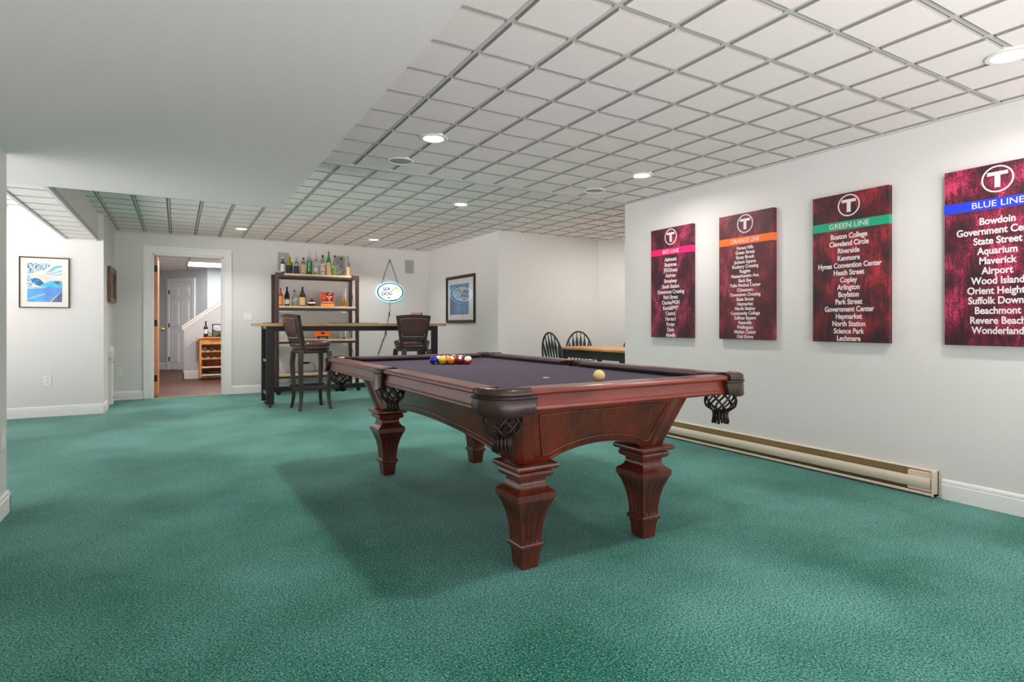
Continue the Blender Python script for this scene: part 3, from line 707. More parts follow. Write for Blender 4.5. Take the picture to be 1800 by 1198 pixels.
# ------------------------------------------------------------------ baseboard heater
HT = thing('baseboard_heater', 'almond baseboard heater along the foot of the poster wall', 'heater', (XR, 1.72, 0), group=None)
L0, L1 = 0.0, 2.52
B().box(-0.012, -0.001, L0, L1, 0.012, 0.158).build('back_plate', olive, HT)
b = B(); pr = [(-0.052, 0.048), (-0.060, 0.060), (-0.063, 0.085), (-0.061, 0.100), (-0.054, 0.114), (-0.050, 0.112), (-0.057, 0.099), (-0.059, 0.085), (-0.056, 0.061), (-0.048, 0.050)]
b.loft([[(x, y, z) for x, z in pr] for y in (L0 + 0.02, L1 - 0.02)]); b.build('front_cover', cream, HT, smooth=50)
b = B(); b.loft([[(x, y, z) for x, z in ((-0.001, 0.152), (-0.012, 0.152), (-0.015, 0.149), (-0.016, 0.153), (-0.012, 0.158), (-0.001, 0.160))] for y in (L0, L1)]); b.build('top_lip', cream, HT)
b = B(); b.loft([[(x, y, z) for x, z in ((-0.001, 0.010), (-0.058, 0.010), (-0.061, 0.014), (-0.061, 0.024), (-0.056, 0.026), (-0.001, 0.018))] for y in (L0, L1)]); b.build('bottom_pan', cream, HT)
b = B(); b.tube([(-0.03, L0 + 0.15, 0.075), (-0.03, L1 - 0.15, 0.075)], 0.011, 10)
for k in range(150): y = L0 + 0.16 + k * (L1 - 0.32) / 149; b.box(-0.05, -0.014, y - 0.0015, y + 0.0015, 0.040, 0.106)
b.build('heating_fins', brass, HT)
for y0_, y1_ in ((L0, L0 + 0.012), (L1 - 0.012, L1)):
    B().box(-0.064, -0.001, y0_, y1_, 0.008, 0.160).build('end_cap', cream, HT, bevel=0.002)
B().box(-0.044, -0.013, L0 + 0.012, L0 + 0.15, 0.03, 0.142).build('wiring_box', cream, HT)

# ------------------------------------------------------------------ bar bench
BN = thing('bar_table', 'long butcher block bar table on black steel legs in front of the bottle rack', 'table', (2.115, 8.03, 0))
XB0, XB1 = -1.268, 1.268
B().box(XB0, XB1, -0.30, 0.30, 1.018, 1.056).build('tabletop', butcher, BN, bevel=0.003)
def bench_leg(x, y):
    b = B(); b.box(x - 0.045, x + 0.045, y - 0.022, y + 0.022, 0.035, 1.018)
    o = b.build('leg', steelb, BN, bevel=0.003)
    b = B(); b.lathe([(0.006, 0.012), (0.006, 0.04)], (x, y, 0), 10); b.lathe([(0.024, 0.0), (0.024, 0.006), (0.012, 0.014)], (x, y, 0), 16)
    b.build('levelling_foot', steelb, o, smooth=40)
for x in (-1.105, 1.105):
    for y in (-0.235, 0.235): bench_leg(x, y)
b = B(); b.box(-1.06, 1.06, -0.25, -0.215, 0.955, 1.018); b.box(-1.06, 1.06, 0.215, 0.25, 0.955, 1.018); b.build('apron', steelb, BN)
B().box(-1.06, 1.06, 0.215, 0.25, 0.14, 0.205).build('lower_rail', steelb, BN)
for x in (-1.105, 1.105):
    for z in (0.16, 0.58, 1.0):
        B().box(x - 0.03, x + 0.03, -0.213, 0.213, z - 0.016, z + 0.016).build('cross_bar', mat('zinc_bar', (168, 164, 160), 0.35, 0.8), BN)
bm1 = thing('bar_mat', 'dark brown bar mat lying on the left end of the bar table', 'mat', (1.12, 8.18, 1.056)); B().box(-0.14, 0.14, -0.1, 0.1, 0.0002, 0.008).build('mat_sheet', mat('mat_brown', (74, 48, 42), 0.7), bm1)
bm2 = thing('bar_mat', 'long grey bar mat lying on the middle of the bar table', 'mat', (2.15, 8.15, 1.056)); B().box(-0.32, 0.32, -0.12, 0.12, 0.0002, 0.008).build('mat_sheet', mat('mat_grey', (96, 88, 84), 0.7), bm2)
t = thing('wooden_box', 'small pale wooden box on the right end of the bar table', 'box', (3.03, 8.05, 1.056))
B().box(-0.085, 0.06, -0.05, 0.05, 0.0002, 0.16).build('box_body', birch, t, bevel=0.003)
B().box(0.061, 0.085, -0.05, 0.05, 0.0002, 0.155).build('box_lid', mat('walnut_slats', (110, 84, 60), 0.5), t)
B().box(-0.045, 0.01, -0.0508, -0.0495, 0.10, 0.112).build('label_mark', mat('label_brown', (120, 80, 50), 0.6), t)

# ------------------------------------------------------------------ bottle rack
RK = thing('shelf_rack', 'bronze steel and pale wood rack of bottles against the back wall', 'shelf', (1.865, 9.30, 0))
RX, RF, RBk = 0.59, -0.20, 0.20
for x in (-RX, RX):
    for y in (RF, RBk):
        b = B(); b.box(x - 0.025, x + 0.025, y - 0.020, y + 0.020, 0.075, 1.80); b.build('post', steel, RK, bevel=0.003)
        b = B(); b.lathe([(0.032, -0.014), (0.036, -0.010), (0.036, 0.010), (0.032, 0.014)], (x + 0.02, y, 0.036), 16, 'y'); b.box(x - 0.02, x + 0.02, y - 0.018, y + 0.018, 0.06, 0.076); b.build('caster', black, RK, smooth=40)
def shelf(z, m=birch):
    o = B().box(-RX + 0.026, RX - 0.026, RF - 0.018, RBk, z - 0.030, z).build('shelf', m, RK, bevel=0.002)
    b = B(); b.box(-RX + 0.026, RX - 0.026, RF - 0.016, RF - 0.001, z - 0.062, z - 0.031); b.box(-RX + 0.026, RX - 0.026, RBk + 0.001, RBk + 0.014, z - 0.062, z - 0.006)
    for x in (-RX + 0.026, RX - 0.05): b.box(x, x + 0.024, RF, RBk, z - 0.06, z - 0.031)
    b.build('shelf_rail', steel, o)
for z in (0.30, 0.815, 1.318, 1.80): shelf(z)
for x in (-RX, RX):
    for y, yo in ((RF, -0.024), (RBk, 0.021)):
        s_ = -1 if x > 0 else 1
        b = B(); g = [(0, 0), (0, -0.10), (0.03, -0.10), (0.045, -0.075), (0.10, -0.06), (0.12, -0.05), (0.12, 0)]
        b.loft([[(x + s_ * (a - 0.027), y + yo + e, 1.806 + c_) for a, c_ in g] for e in (0, 0.004)]); b.build('corner_gusset', steel, RK)
for p, q in (((RX, RBk, 1.70), (RX, RF, 1.05)), ((RX, RBk, 0.78), (RX, RF, 0.30)), ((-RX, RBk, 1.70), (-RX, RF, 1.05)), ((-RX, RBk, 0.78), (-RX, RF, 0.30))):
    B().bar(p, q, 0.006, 0.014).build('brace', steel, RK)

# bottles
def bottle(name, x, z, h, w_, shape, body, label_txt, cap=None, label=None, liquid=None, y=9.28, group='bottles on the rack', lz=(0.12, 0.5), cat='bottle', sq=False, neckm=None):
    t = thing(name, label_txt, cat, (x, y, z + 0.0003), group=group)
    r = w_ / 2
    prof = [(r * a, h * c) for a, c in shape]
    seg = 24
    b = B(); o_ = len(b.v)
    b.lathe(prof, (0, 0, 0), seg)
    if sq:
        for i in range(len(b.v)):
            X, Y, Z = b.v[i]; m_ = max(abs(X), abs(Y)) + 1e-9; k = math.hypot(X, Y) / m_; kk = 1 + (k - 1) * (0.8 if Z < h * 0.62 else 0)
            b.v[i] = (X * kk * 0.86, Y * kk * 0.72, Z)
    b.build('glass', body, t, smooth=50)
    if liquid:
        lm, lh = liquid; lp = [(0.93 * rr_, zz) for rr_, zz in prof if zz < h * lh]
        lp = [(rr_, max(zz, 0.004)) for rr_, zz in lp]
        last = lp[-1]; lp.append((last[0], h * lh))
        bb = B().lathe(lp, (0, 0, 0), seg)
        if sq:
            for i in range(len(bb.v)):
                X, Y, Z = bb.v[i]; m_ = max(abs(X), abs(Y)) + 1e-9; k = math.hypot(X, Y) / m_; kk = 1 + (k - 1) * 0.8
                bb.v[i] = (X * kk * 0.84, Y * kk * 0.70, Z)
        bb.build('liquid', lm, t, smooth=50)
    if label:
        rad = r * (0.9 if sq else 1.015)
        n_ = 12; z0, z1 = h * lz[0], h * lz[1]; bb = B()
        if sq: bb.box(-r * 0.62, r * 0.62, -r * 0.735, -r * 0.70, z0, z1)
        else:
            ar = [-PI / 2 - 0.55 + (-1.05 + 2.1 * i / n_) + 0.25 for i in range(n_ + 1)]
            bb.loft([[(rad * q * math.cos(a), rad * q * math.sin(a), zz) for q, zz in ((1, z0), (1, z1), (0.985, z1), (0.985, z0))] for a in ar])
        bb.build('label', label, t, smooth=40)
    if cap:
        cr_ = max(shape[-1][0] * r * 1.12, 0.012); B().lathe([(cr_, h * 0.90), (cr_ * 1.02, h * 0.91), (cr_ * 1.02, h * 1.0), (cr_ * 0.85, h * 1.004)], (0, 0, 0), 16).build('cap', cap, t, smooth=40)
    return t
WINE = [(0.0, 0.02), (0.9, 0.0), (1, 0.015), (1, 0.55), (0.9, 0.62), (0.55, 0.72), (0.34, 0.80), (0.32, 0.99), (0.30, 1.0)]
GIN = [(0.0, 0.02), (0.92, 0.0), (1, 0.02), (1, 0.60), (0.92, 0.67), (0.5, 0.74), (0.36, 0.78), (0.34, 0.99), (0.3, 1.0)]
TALL = [(0.0, 0.02), (0.92, 0.0), (1, 0.02), (1, 0.52), (0.86, 0.62), (0.5, 0.74), (0.32, 0.82), (0.30, 0.99), (0.28, 1.0)]
DOME = [(0.0, 0.02), (0.92, 0.0), (1, 0.02), (1, 0.50), (0.93, 0.58), (0.7, 0.64), (0.36, 0.67), (0.28, 0.70), (0.26, 0.99), (0.24, 1.0)]
CONE = [(0.0, 0.02), (0.95, 0.0), (1, 0.05), (0.92, 0.14), (0.6, 0.5), (0.34, 0.72), (0.22, 0.78), (0.30, 0.84), (0.2, 0.99), (0.18, 1.0)]
ROUND = [(0.0, 0.03), (0.5, 0.0), (0.8, 0.08), (1, 0.28), (0.96, 0.45), (0.72, 0.56), (0.3, 0.62), (0.18, 0.66), (0.16, 0.99), (0.14, 1.0)]
gl = lambda nm, c: mat(nm, c, 0.06, trans=0.85, var=0.0, coat=0.2)
gop = lambda nm, c: mat(nm, c, 0.12, var=0.1, coat=0.4)
TS = 1.80
wl = mat('label_white', (228, 226, 218), 0.6, rgb2=(170, 168, 164), scale=90, contrast=(0.25, 0.45))
bl = mat('label_black', (30, 28, 34), 0.5, rgb2=(110, 106, 112), scale=70, contrast=(0.25, 0.4))
pl = mat('label_plum', (74, 52, 66), 0.5, rgb2=(40, 28, 38), scale=80)
kl = mat('label_kraft', (214, 178, 130), 0.6, rgb2=(150, 96, 60), scale=60, contrast=(0.25, 0.5))
rl = mat('label_rust', (130, 66, 50), 0.5, rgb2=(216, 196, 186), scale=60, contrast=(0.5, 0.6))
ll = mat('label_lime', (150, 186, 74), 0.5, rgb2=(70, 110, 40), scale=50)
TG = 'bottles on top of the rack'
bottle('bottle', 1.382, TS, 0.244 + .015, 0.068, GIN, gop('glass_dark_green', (16, 92, 52)), 'dark green bottle with white label at the left end of the rack top', mat('cap_white', (220, 222, 214), 0.4), wl, group=TG, lz=(0.14, 0.58))
bottle('bottle', 1.476, TS, 0.265, 0.100, GIN, gop('glass_olive', (150, 146, 36)), 'wide olive yellow bottle with round black label on the rack top', black, bl, group=TG, lz=(0.05, 0.5))
bottle('bottle', 1.579, TS, 0.285, 0.09, DOME, glassc, 'clear bottle with dark plum label and cork on the rack top', mat('cap_blush', (222, 190, 172), 0.5), pl, group=TG, lz=(0.02, 0.46))
bottle('bottle', 1.680, TS, 0.262, 0.078, GIN, glassc, 'short clear bottle with beige label and black cap on the rack top', black, kl, group=TG, lz=(0.1, 0.58))
bottle('bottle', 1.768, TS, 0.37, 0.082, TALL, glassc, 'tall bottle of bright green liqueur on the rack top', mat('cap_lime', (196, 206, 120), 0.4), None, (gop('liquid_green', (10, 168, 50)), 0.60), group=TG)
bottle('bottle', 1.868, TS, 0.36, 0.078, DOME, gl('glass_frost', (226, 230, 236)), 'frosted clear tall bottle with thin stopper on the rack top', None, mat('label_mist', (196, 198, 208), 0.6), group=TG, lz=(0.18, 0.32))
bottle('bottle', 1.967, TS, 0.318, 0.087, GIN, glassc, 'clear bottle with cream label and rust band on the rack top', mat('cap_dark', (50, 42, 40), 0.4), rl, group=TG, lz=(0.02, 0.5))
bottle('bottle', 2.057, TS, 0.382, 0.083, TALL, gop('glass_emerald', (14, 140, 44)), 'emerald bottle with red cap and long cream label on the rack top', mat('cap_red', (196, 56, 40), 0.4), kl, group=TG, lz=(0.02, 0.54))
bottle('bottle', 2.149, TS, 0.325, 0.079, TALL, glassc, 'slim clear bottle with lime green label on the rack top', black, ll, group=TG, lz=(0.08, 0.42))
bottle('bottle', 2.252, TS, 0.292, 0.115, GIN, glassc, 'square clear bottle with round black emblem on the rack top', black, mat('label_emblem', (86, 84, 90), 0.5, rgb2=(214, 212, 206), scale=40, contrast=(0.2, 0.4)), group=TG, lz=(0.28, 0.56), sq=True)
bottle('bottle', 2.353, TS, 0.325, 0.074, TALL, glassc, 'clear bottle with tan label at the right end of the rack top', mat('cap_brass', (170, 140, 100), 0.4), kl, group=TG, lz=(0.04, 0.48))
MG = 'bottles on the second shelf'; MS = 1.318
bottle('bottle', 1.350, MS, 0.265, 0.072, GIN, gop('glass_amber', (150, 62, 14)), 'amber whiskey bottle with yellow label at the left of the second shelf', black, mat('label_gold', (232, 168, 52), 0.5, rgb2=(180, 110, 30), scale=60), group=MG, lz=(0.08, 0.56))
bottle('bottle', 1.441, MS, 0.29, 0.078, TALL, gop('glass_black', (30, 26, 22)), 'black bottle with low white label on the second shelf', black, wl, group=MG, lz=(0.1, 0.34))
bottle('bottle', 1.547, MS, 0.245, 0.084, DOME, glassc, 'clear decanter style bottle with black stopper on the second shelf', black, None, (gl('liquid_clear', (226, 232, 226)), 0.42), group=MG)
bottle('bottle', 1.665, MS, 0.298, 0.095, TALL, gop('glass_brown', (54, 44, 20)), 'dark brown wine bottle with large kraft label on the second shelf', mat('foil_brown', (70, 52, 40), 0.4), kl, group=MG, lz=(0.06, 0.46))
bottle('bottle', 1.805, MS, 0.155, 0.125, ROUND, gop('glass_cola', (46, 22, 20)), 'squat round dark bottle with white band and stopper on the second shelf', mat('cap_pale', (214, 210, 204), 0.4), wl, group=MG, lz=(0.28, 0.44))
bottle('bottle', 2.286, MS, 0.22, 0.108, CONE, glassc, 'cone shaped decanter of golden liquor at the right of the second shelf', None, None, (gop('liquid_gold', (206, 150, 40)), 0.55), group=MG)
# picture box on the second shelf
t = thing('cocktail_box', 'red and orange box printed with a cocktail glass on the second shelf', 'box', (2.04, 9.28, MS + 0.0003), -0.25)
bw, bh = 0.20, 0.226
B().box(-bw / 2, bw / 2, -0.03, 0.03, 0, bh).build('box_body', mat('box_orange', (240, 150, 60), 0.45, var=0.08), t, bevel=0.002)
red_, org_, crm_ = mat('ink_maroon', (118, 30, 26), 0.5), mat('ink_scarlet', (226, 70, 40), 0.5), mat('ink_peach', (246, 196, 170), 0.5)
a_ = art([(red_, [(0.03, 0.22), (0.97, 0.22), (0.97, 0.97), (0.03, 0.97)]), (org_, [(0.05, 0.97), (0.33, 0.97), (0.42, 0.75), (0.36, 0.5), (0.2, 0.42), (0.05, 0.62)]),
          (crm_, [(0.42, 0.72), (0.86, 0.72), (0.66, 0.5), (0.66, 0.36), (0.62, 0.36), (0.62, 0.5)]), (org_, [(0.5, 0.69), (0.78, 0.69), (0.64, 0.53)]), (crm_, [(0.55, 0.83), (0.66, 0.8), (0.84, 0.95), (0.76, 0.96)]),
          (crm_, [(0.1, 0.29), (0.9, 0.29), (0.9, 0.34), (0.1, 0.34)])], bw, bh, 0.0005, 'cover_print', t)
a_.rotation_euler = (PI / 2, 0, 0); a_.location = (0, -0.0305, bh / 2)
# lower shelf: orange box on stand, glasses
t = thing('orange_radio', 'small orange box with black square clasp on a black stand, third shelf', 'ornament', (1.955, 9.26, 0.8153))
B().box(-0.115, 0.115, -0.04, 0.04, 0.042, 0.14).build('case', mat('orange_enamel', (240, 110, 24), 0.4, var=0.06), t, bevel=0.012, seg=3)
B().box(-0.022, 0.022, -0.046, -0.040, 0.075, 0.135).build('clasp', black, t)
B().sphere((0, -0.047, 0.115), 0.011, 12, 8).build('knob', plast, t, smooth='all')
b = B(); b.box(-0.065, 0.085, -0.03, 0.03, 0.026, 0.041)
for x in (-0.055, 0.075):
    for y in (-0.022, 0.022): b.box(x - 0.008, x + 0.008, y - 0.006, y + 0.006, 0, 0.026)
b.build('stand', black, t)
def tumbler(x, y, h, r, label, z=0.8153):
    t = thing('drinking_glass', label, 'glass', (x, y, z), group='glasses on the third shelf')
    B().lathe([(0.001, 0.0), (r * 0.85, 0.0), (r, h), (r * 0.95, h), (r * 0.78, 0.008), (0.001, 0.008)], (0, 0, 0), 20).build('glass_bowl', glassc, t, smooth=40)
tumbler(1.376, 9.26, 0.137, 0.042, 'clear drinking glass at the left end of the third shelf')
tumbler(2.245, 9.26, 0.15, 0.034, 'clear tall glass beside the orange box, third shelf, leftmost of three')
tumbler(2.315, 9.22, 0.153, 0.034, 'clear tall glass at the right of the third shelf, middle of three')
tumbler(2.38, 9.28, 0.15, 0.032, 'clear tall glass by the right post of the third shelf')
for x, c, l_ in ((2.262, black, 'black'), (2.35, mat('coaster_red', (170, 60, 66), 0.5), 'red')):
    o = B().lathe([(0.001, 0), (0.02, 0), (0.022, 0.01), (0.018, 0.018), (0.001, 0.02)], (0, 0, 0), 14).build('bottle_stopper', c, None, smooth=40, loc=(x, 9.155, 0.8153)); tag(o, 'tiny %s stopper in front of the clear glasses on the third shelf' % l_, 'stopper', 'stoppers on the third shelf')

# ------------------------------------------------------------------ bar stools
def bar_stool(label, loc, rz, turn):
    """front of the stool = +y; turn swivels the seat and back"""
    t = thing('bar_stool', label, 'bar stool', loc, rz, 'leather bar stools at the bar table')
    for sx in (-1, 1):
        for sy in (-1, 1):
            pts = []
            for z, o in ((0.0, 0.188), (0.06, 0.176), (0.14, 0.166), (0.26, 0.163), (0.42, 0.172), (0.56, 0.178), (0.66, 0.172), (0.715, 0.165)): pts.append((sx * o, sy * o, z))
            b = B(); b.loft([[(x + a * hw, y + c * hw, z) for a, c in ((-1, -1), (1, -1), (1, 1), (-1, 1))] for (x, y, z), hw in zip(pts, (0.017, 0.018, 0.019, 0.021, 0.024, 0.026, 0.027, 0.027))])
            b.build('leg', espresso, t, bevel=0.004)
    b = B(); b.box(-0.215, 0.215, 0.150, 0.180, 0.255, 0.295); b.box(-0.215, 0.215, -0.180, -0.150, 0.255, 0.295); b.box(-0.180, -0.150, -0.215, 0.215, 0.225, 0.262); b.box(0.150, 0.180, -0.215, 0.215, 0.225, 0.262)
    b.build('footrest', espresso, t, bevel=0.004)
    b = B(); b.lathe([(0.001, 0.690), (0.205, 0.690), (0.212, 0.70), (0.212, 0.728), (0.205, 0.735), (0.001, 0.735)], (0, 0, 0), 40); b.build('seat_frame', espresso, t, smooth=40)
    se = B().lathe([(0.001, 0.735), (0.218, 0.735), (0.226, 0.742), (0.226, 0.770), (0.232, 0.778), (0.238, 0.795), (0.235, 0.815), (0.215, 0.832), (0.15, 0.842), (0.001, 0.846)], (0, 0, 0), 44).build('seat', vinyl, t, smooth=50)
    b = B()
    for k in range(48): a = 2 * PI * k / 48; b.sphere((0.2275 * math.cos(a), 0.2275 * math.sin(a), 0.762), 0.0066, 6, 4)
    b.build('nailhead_trim', nail, se, smooth='all')
    # back: tapering curved panel set in a wood frame, tilted outwards
    R_ = 0.50
    def bp(u, v, off):     # u -1..1 across, v 0..1 up ; outward = -y
        hw = 0.172 + 0.050 * v; x = u * hw; y = -(0.195 + 0.085 * v + off) - (0.02 - 0.035 * u * u)
        return (x, y, 0.815 + 0.335 * v)
    fr = B()
    us = [-1 + 2 * i / 12 for i in range(13)]
    def top(u): return 1.0 + 0.05 * (1 - u * u)
    rings = []
    pa = B(); n_ = 12
    pa.loft([[bp(u * 0.80, v, off) for v, off in ((0.16, 0.012), (0.20, 0.026), (0.5, 0.034), (top(u * .8) - 0.14, 0.028), (top(u * .8) - 0.10, 0.012), (top(u * .8) - 0.10, -0.03), (0.5, -0.045), (0.16, -0.03))] for u in us])
    bk = None
    for s_ in (-1, 1):
        fr.loft([[bp(s_ * a, v, o) for a, o in ((1.0, -0.022), (1.0, 0.02), (0.80, 0.02), (0.80, -0.022))] for v in (-0.18, 0.0, 0.35, 0.7, 1.0)])
    fr.loft([[bp(u, v, o) for v, o in ((top(u), -0.022), (top(u), 0.02), (top(u) - 0.115, 0.02), (top(u) - 0.115, -0.022))] for u in us])
    fr.loft([[bp(u * 0.82, v, o) for v, o in ((0.19, -0.022), (0.19, 0.018), (0.04, 0.018), (0.04, -0.022))] for u in us])
    bf = fr.build('back_frame', espresso, t, smooth=35)
    bk = pa.build('backrest', vinyl, t, smooth=50)
    b = B()
    for off in (0.024, -0.028):
        for k in range(15): u = -0.76 + 1.52 * k / 14; b.sphere(bp(u, 0.20, off), 0.0066, 6, 4); b.sphere(bp(u, top(u) - 0.145, off), 0.0066, 6, 4)
        for k in range(13): v = 0.25 + 0.58 * k / 12; b.sphere(bp(-0.76, v, off), 0.0066, 6, 4); b.sphere(bp(0.76, v, off), 0.0066, 6, 4)
    nh = b.build('nailhead_trim', nail, bk, smooth='all')
    for o in (bf, bk): o.rotation_euler = (0, 0, turn)
    return t
import mathutils
bar_stool('dark leather bar stool at the left end of the bar, back turned to the doorway', (1.44, 7.46, 0), 0.10, -0.10 - math.radians(75))
bar_stool('dark leather bar stool at the right end of the bar, behind the pool table', (2.72, 7.36, 0), 0.0, -0.28)

# ------------------------------------------------------------------ back wall things
def wall_speaker(xc, zc, w_, h_, label):
    t = thing('wall_speaker', label, 'speaker', (xc, YB, zc), frame=FR_B, group='grey wall speakers on the back wall')
    b = B(); f_ = 0.012
    b.box(-w_ / 2, w_ / 2, h_ / 2 - f_, h_ / 2, 0.0, 0.008); b.box(-w_ / 2, w_ / 2, -h_ / 2, -h_ / 2 + f_, 0, 0.008); b.box(-w_ / 2, -w_ / 2 + f_, -h_ / 2 + f_, h_ / 2 - f_, 0, 0.008); b.box(w_ / 2 - f_, w_ / 2, -h_ / 2 + f_, h_ / 2 - f_, 0, 0.008)
    b.build('frame', mat('speaker_frame', (206, 205, 202), 0.5), t)
    B().box(-w_ / 2 + f_, w_ / 2 - f_, -h_ / 2 + f_, h_ / 2 - f_, 0.0, 0.005).build('grille', grille, t)
wall_speaker(1.437, 2.02, 0.185, 0.30, 'grey wall speaker behind the bottles at the left end of the rack')
wall_speaker(2.301, 2.02, 0.185, 0.30, 'grey wall speaker behind the bottles at the right end of the rack')
wall_speaker(3.494, 2.04, 0.175, 0.245, 'grey wall speaker above and right of the oval sign')
def outlet(loc, frame, label):
    t = thing('wall_outlet', label, 'outlet', loc, frame=frame, group='white duplex outlets')
    B().box(-0.036, 0.036, -0.058, 0.058, 0, 0.006).build('cover_plate', plast, t, bevel=0.003)
    b = B()
    for z in (-0.026, 0.026):
        b.mi = 0; b.lathe([(0.017, 0.0), (0.017, 0.0085), (0.001, 0.0088)], (0, z, 0), 20)
        b.mi = 1
        for x in (-0.006, 0.006): b.box(x - 0.0016, x + 0.0016, z - 0.002, z + 0.009, 0.008, 0.0092)
        b.box(-0.0022, 0.0022, z - 0.011, z - 0.006, 0.008, 0.0092)
    b.build('sockets', [plast, black], t)
outlet((-1.262, 8.27, 0.41), FR_B, 'white outlet low on the wall below the seascape picture')
outlet((-0.683, YB, 0.387), FR_B, 'white outlet low on the wall left of the doorway')
t = thing('light_switch', 'white double light switch on the wall right of the doorway', 'switch', (0.925, YB, 1.155), frame=FR_B)
B().box(-0.06, 0.06, -0.058, 0.058, 0, 0.006).build('cover_plate', plast, t, bevel=0.003)
for x in (-0.024, 0.024): B().box(x - 0.017, x + 0.017, -0.034, 0.034, 0.004, 0.009).build('rocker', mat('rocker_white', (240, 239, 235), 0.3), t, bevel=0.002)
t = thing('wall_plate', 'white wall plate on the near left wall end', 'wall plate', (-0.819, 4.10, 0.415), frame=FR_L)
B().box(-0.036, 0.036, -0.058, 0.058, 0, 0.007).build('cover_plate', plast, t, bevel=0.003)
B().box(-0.017, 0.017, -0.034, 0.034, 0.006, 0.010).build('rocker', MATS['rocker_white'], t)
# oval lit sign
t = thing('lit_sign', 'glowing oval sea-themed bar sign hanging on a chain from the back wall', 'sign', (3.14, YB, 1.59), frame=FR_B)
SX, SY = 0.232, 0.158
glow = mat('sign_face_glow', (250, 255, 255), 0.4, emit=(236, 250, 255), estr=0.75)
teal = mat('sign_teal', (24, 84, 96), 0.5, emit=(24, 84, 96), estr=0.05)
navy = mat('sign_ink', (40, 44, 50), 0.5)
tan_ = mat('sign_tan', (246, 208, 150), 0.5, emit=(246, 208, 150), estr=0.4)
def oval(b, rx, ry, z0, z1, n_=56): b.loft([[(rx * math.cos(2 * PI * k / n_), ry * math.sin(2 * PI * k / n_), z) for k in range(n_)] for z in (z0, z1)])
b = B(); oval(b, SX * 1.05, SY * 1.07, 0.012, 0.030); b.build('back_panel', mat('sign_edge_glow', (200, 245, 255), 0.4, emit=(150, 235, 255), estr=0.8), t)
b = B(); oval(b, SX, SY, 0.028, 0.042); b.build('face', glow, t)
b = B(); n_ = 56
b.loft([[(rx * math.cos(2 * PI * k / n_), rx / SX * SY * math.sin(2 * PI * k / n_), z) for k in range(n_)] for rx, z in ((SX, 0.04), (SX, 0.045), (SX * 0.90, 0.045), (SX * 0.90, 0.04))], cap=False); b.build('oval_border', teal, t)
t1 = text_mesh('lettering', 'SEA\nDOG', 0.07, navy, t, (-0.065, 0.012, 0.0428), width=0.185, height=0.135, offset=0.002); t1.rotation_euler = (0, 0, 0.12)
t2 = text_mesh('lettering', 'BREWING', 0.03, navy, t, (0.075, -0.052, 0.0428), width=0.12, height=0.014); t2.rotation_euler = (0, 0, 0.06)
art([(tan_, [(0.60, 0.74), (0.68, 0.80), (0.78, 0.78), (0.84, 0.68), (0.88, 0.58), (0.80, 0.60), (0.74, 0.68), (0.66, 0.66)]), (navy, [(0.575, 0.60), (0.60, 0.66), (0.65, 0.655), (0.61, 0.61), (0.60, 0.55)]), (navy, [(0.70, 0.52), (0.72, 0.58), (0.735, 0.5)]), (navy, [(0.82, 0.52), (0.84, 0.58), (0.86, 0.5)]),
     (navy, [(0.40, 0.22), (0.49, 0.25), (0.48, 0.20), (0.44, 0.14)]), (teal, [(0.46, 0.03), (0.54, 0.09), (0.62, 0.07), (0.69, 0.13), (0.75, 0.11), (0.84, 0.17), (0.74, 0.07), (0.6, 0.02)])], SX * 2, SY * 2, 0.0424, 'sea_dog_picture', t)
b = B(); hk = (0.0, 0.56, 0.012)
for s_ in (-1, 1): b.tube([(s_ * 0.155, 0.115, 0.02), (s_ * 0.08, 0.335, 0.016), hk], 0.0045, 6)
b.build('chain', mat('chain_grey', (70, 74, 80), 0.4, 0.6), t)
B().lathe([(0.008, 0), (0.008, 0.018), (0.003, 0.02)], (0, 0.56, 0), 10).build('hook', nail, t)
b = B(); b.tube([(0.0, -0.165, 0.02), (0.0, -0.30, 0.012), (-0.02, -0.42, 0.01), (-0.045, -0.55, 0.01), (-0.07, -0.66, 0.01), (-0.10, -0.78, 0.012), (-0.19, -1.0, 0.012), (-0.23, -1.18, 0.01)], 0.004, 6)
b.tube([(-0.07, -0.70, 0.012), (-0.13, -0.83, 0.012), (-0.15, -0.95, 0.012), (-0.22, -1.1, 0.012)], 0.003, 6)
b.build('power_cord', mat('cord_dark', (60, 58, 58), 0.5), t)
B().cbox(-0.072, -0.69, 0.016, 0.02, 0.06, 0.018).build('dimmer_switch', black, t)
B().cbox(-0.012, -0.37, 0.014, 0.014, 0.06, 0.014).build('inline_plug', black, t)
# power adapter behind the rack
t = thing('power_adapter', 'black power adapter with cord on the wall behind the rack', 'adapter', (1.763, YB, 0.43), frame=FR_B)
B().box(-0.05, 0.05, -0.014, 0.014, 0.0, 0.03).build('adapter_body', black, t, bevel=0.004)
b = B(); b.tube([(0.05, 0.004, 0.012), (0.09, 0.0, 0.012), (0.12, -0.03, 0.012), (0.145, -0.08, 0.012), (0.15, -0.12, 0.012), (0.11, -0.13, 0.012)], 0.004, 6); b.build('power_cord', black, t)
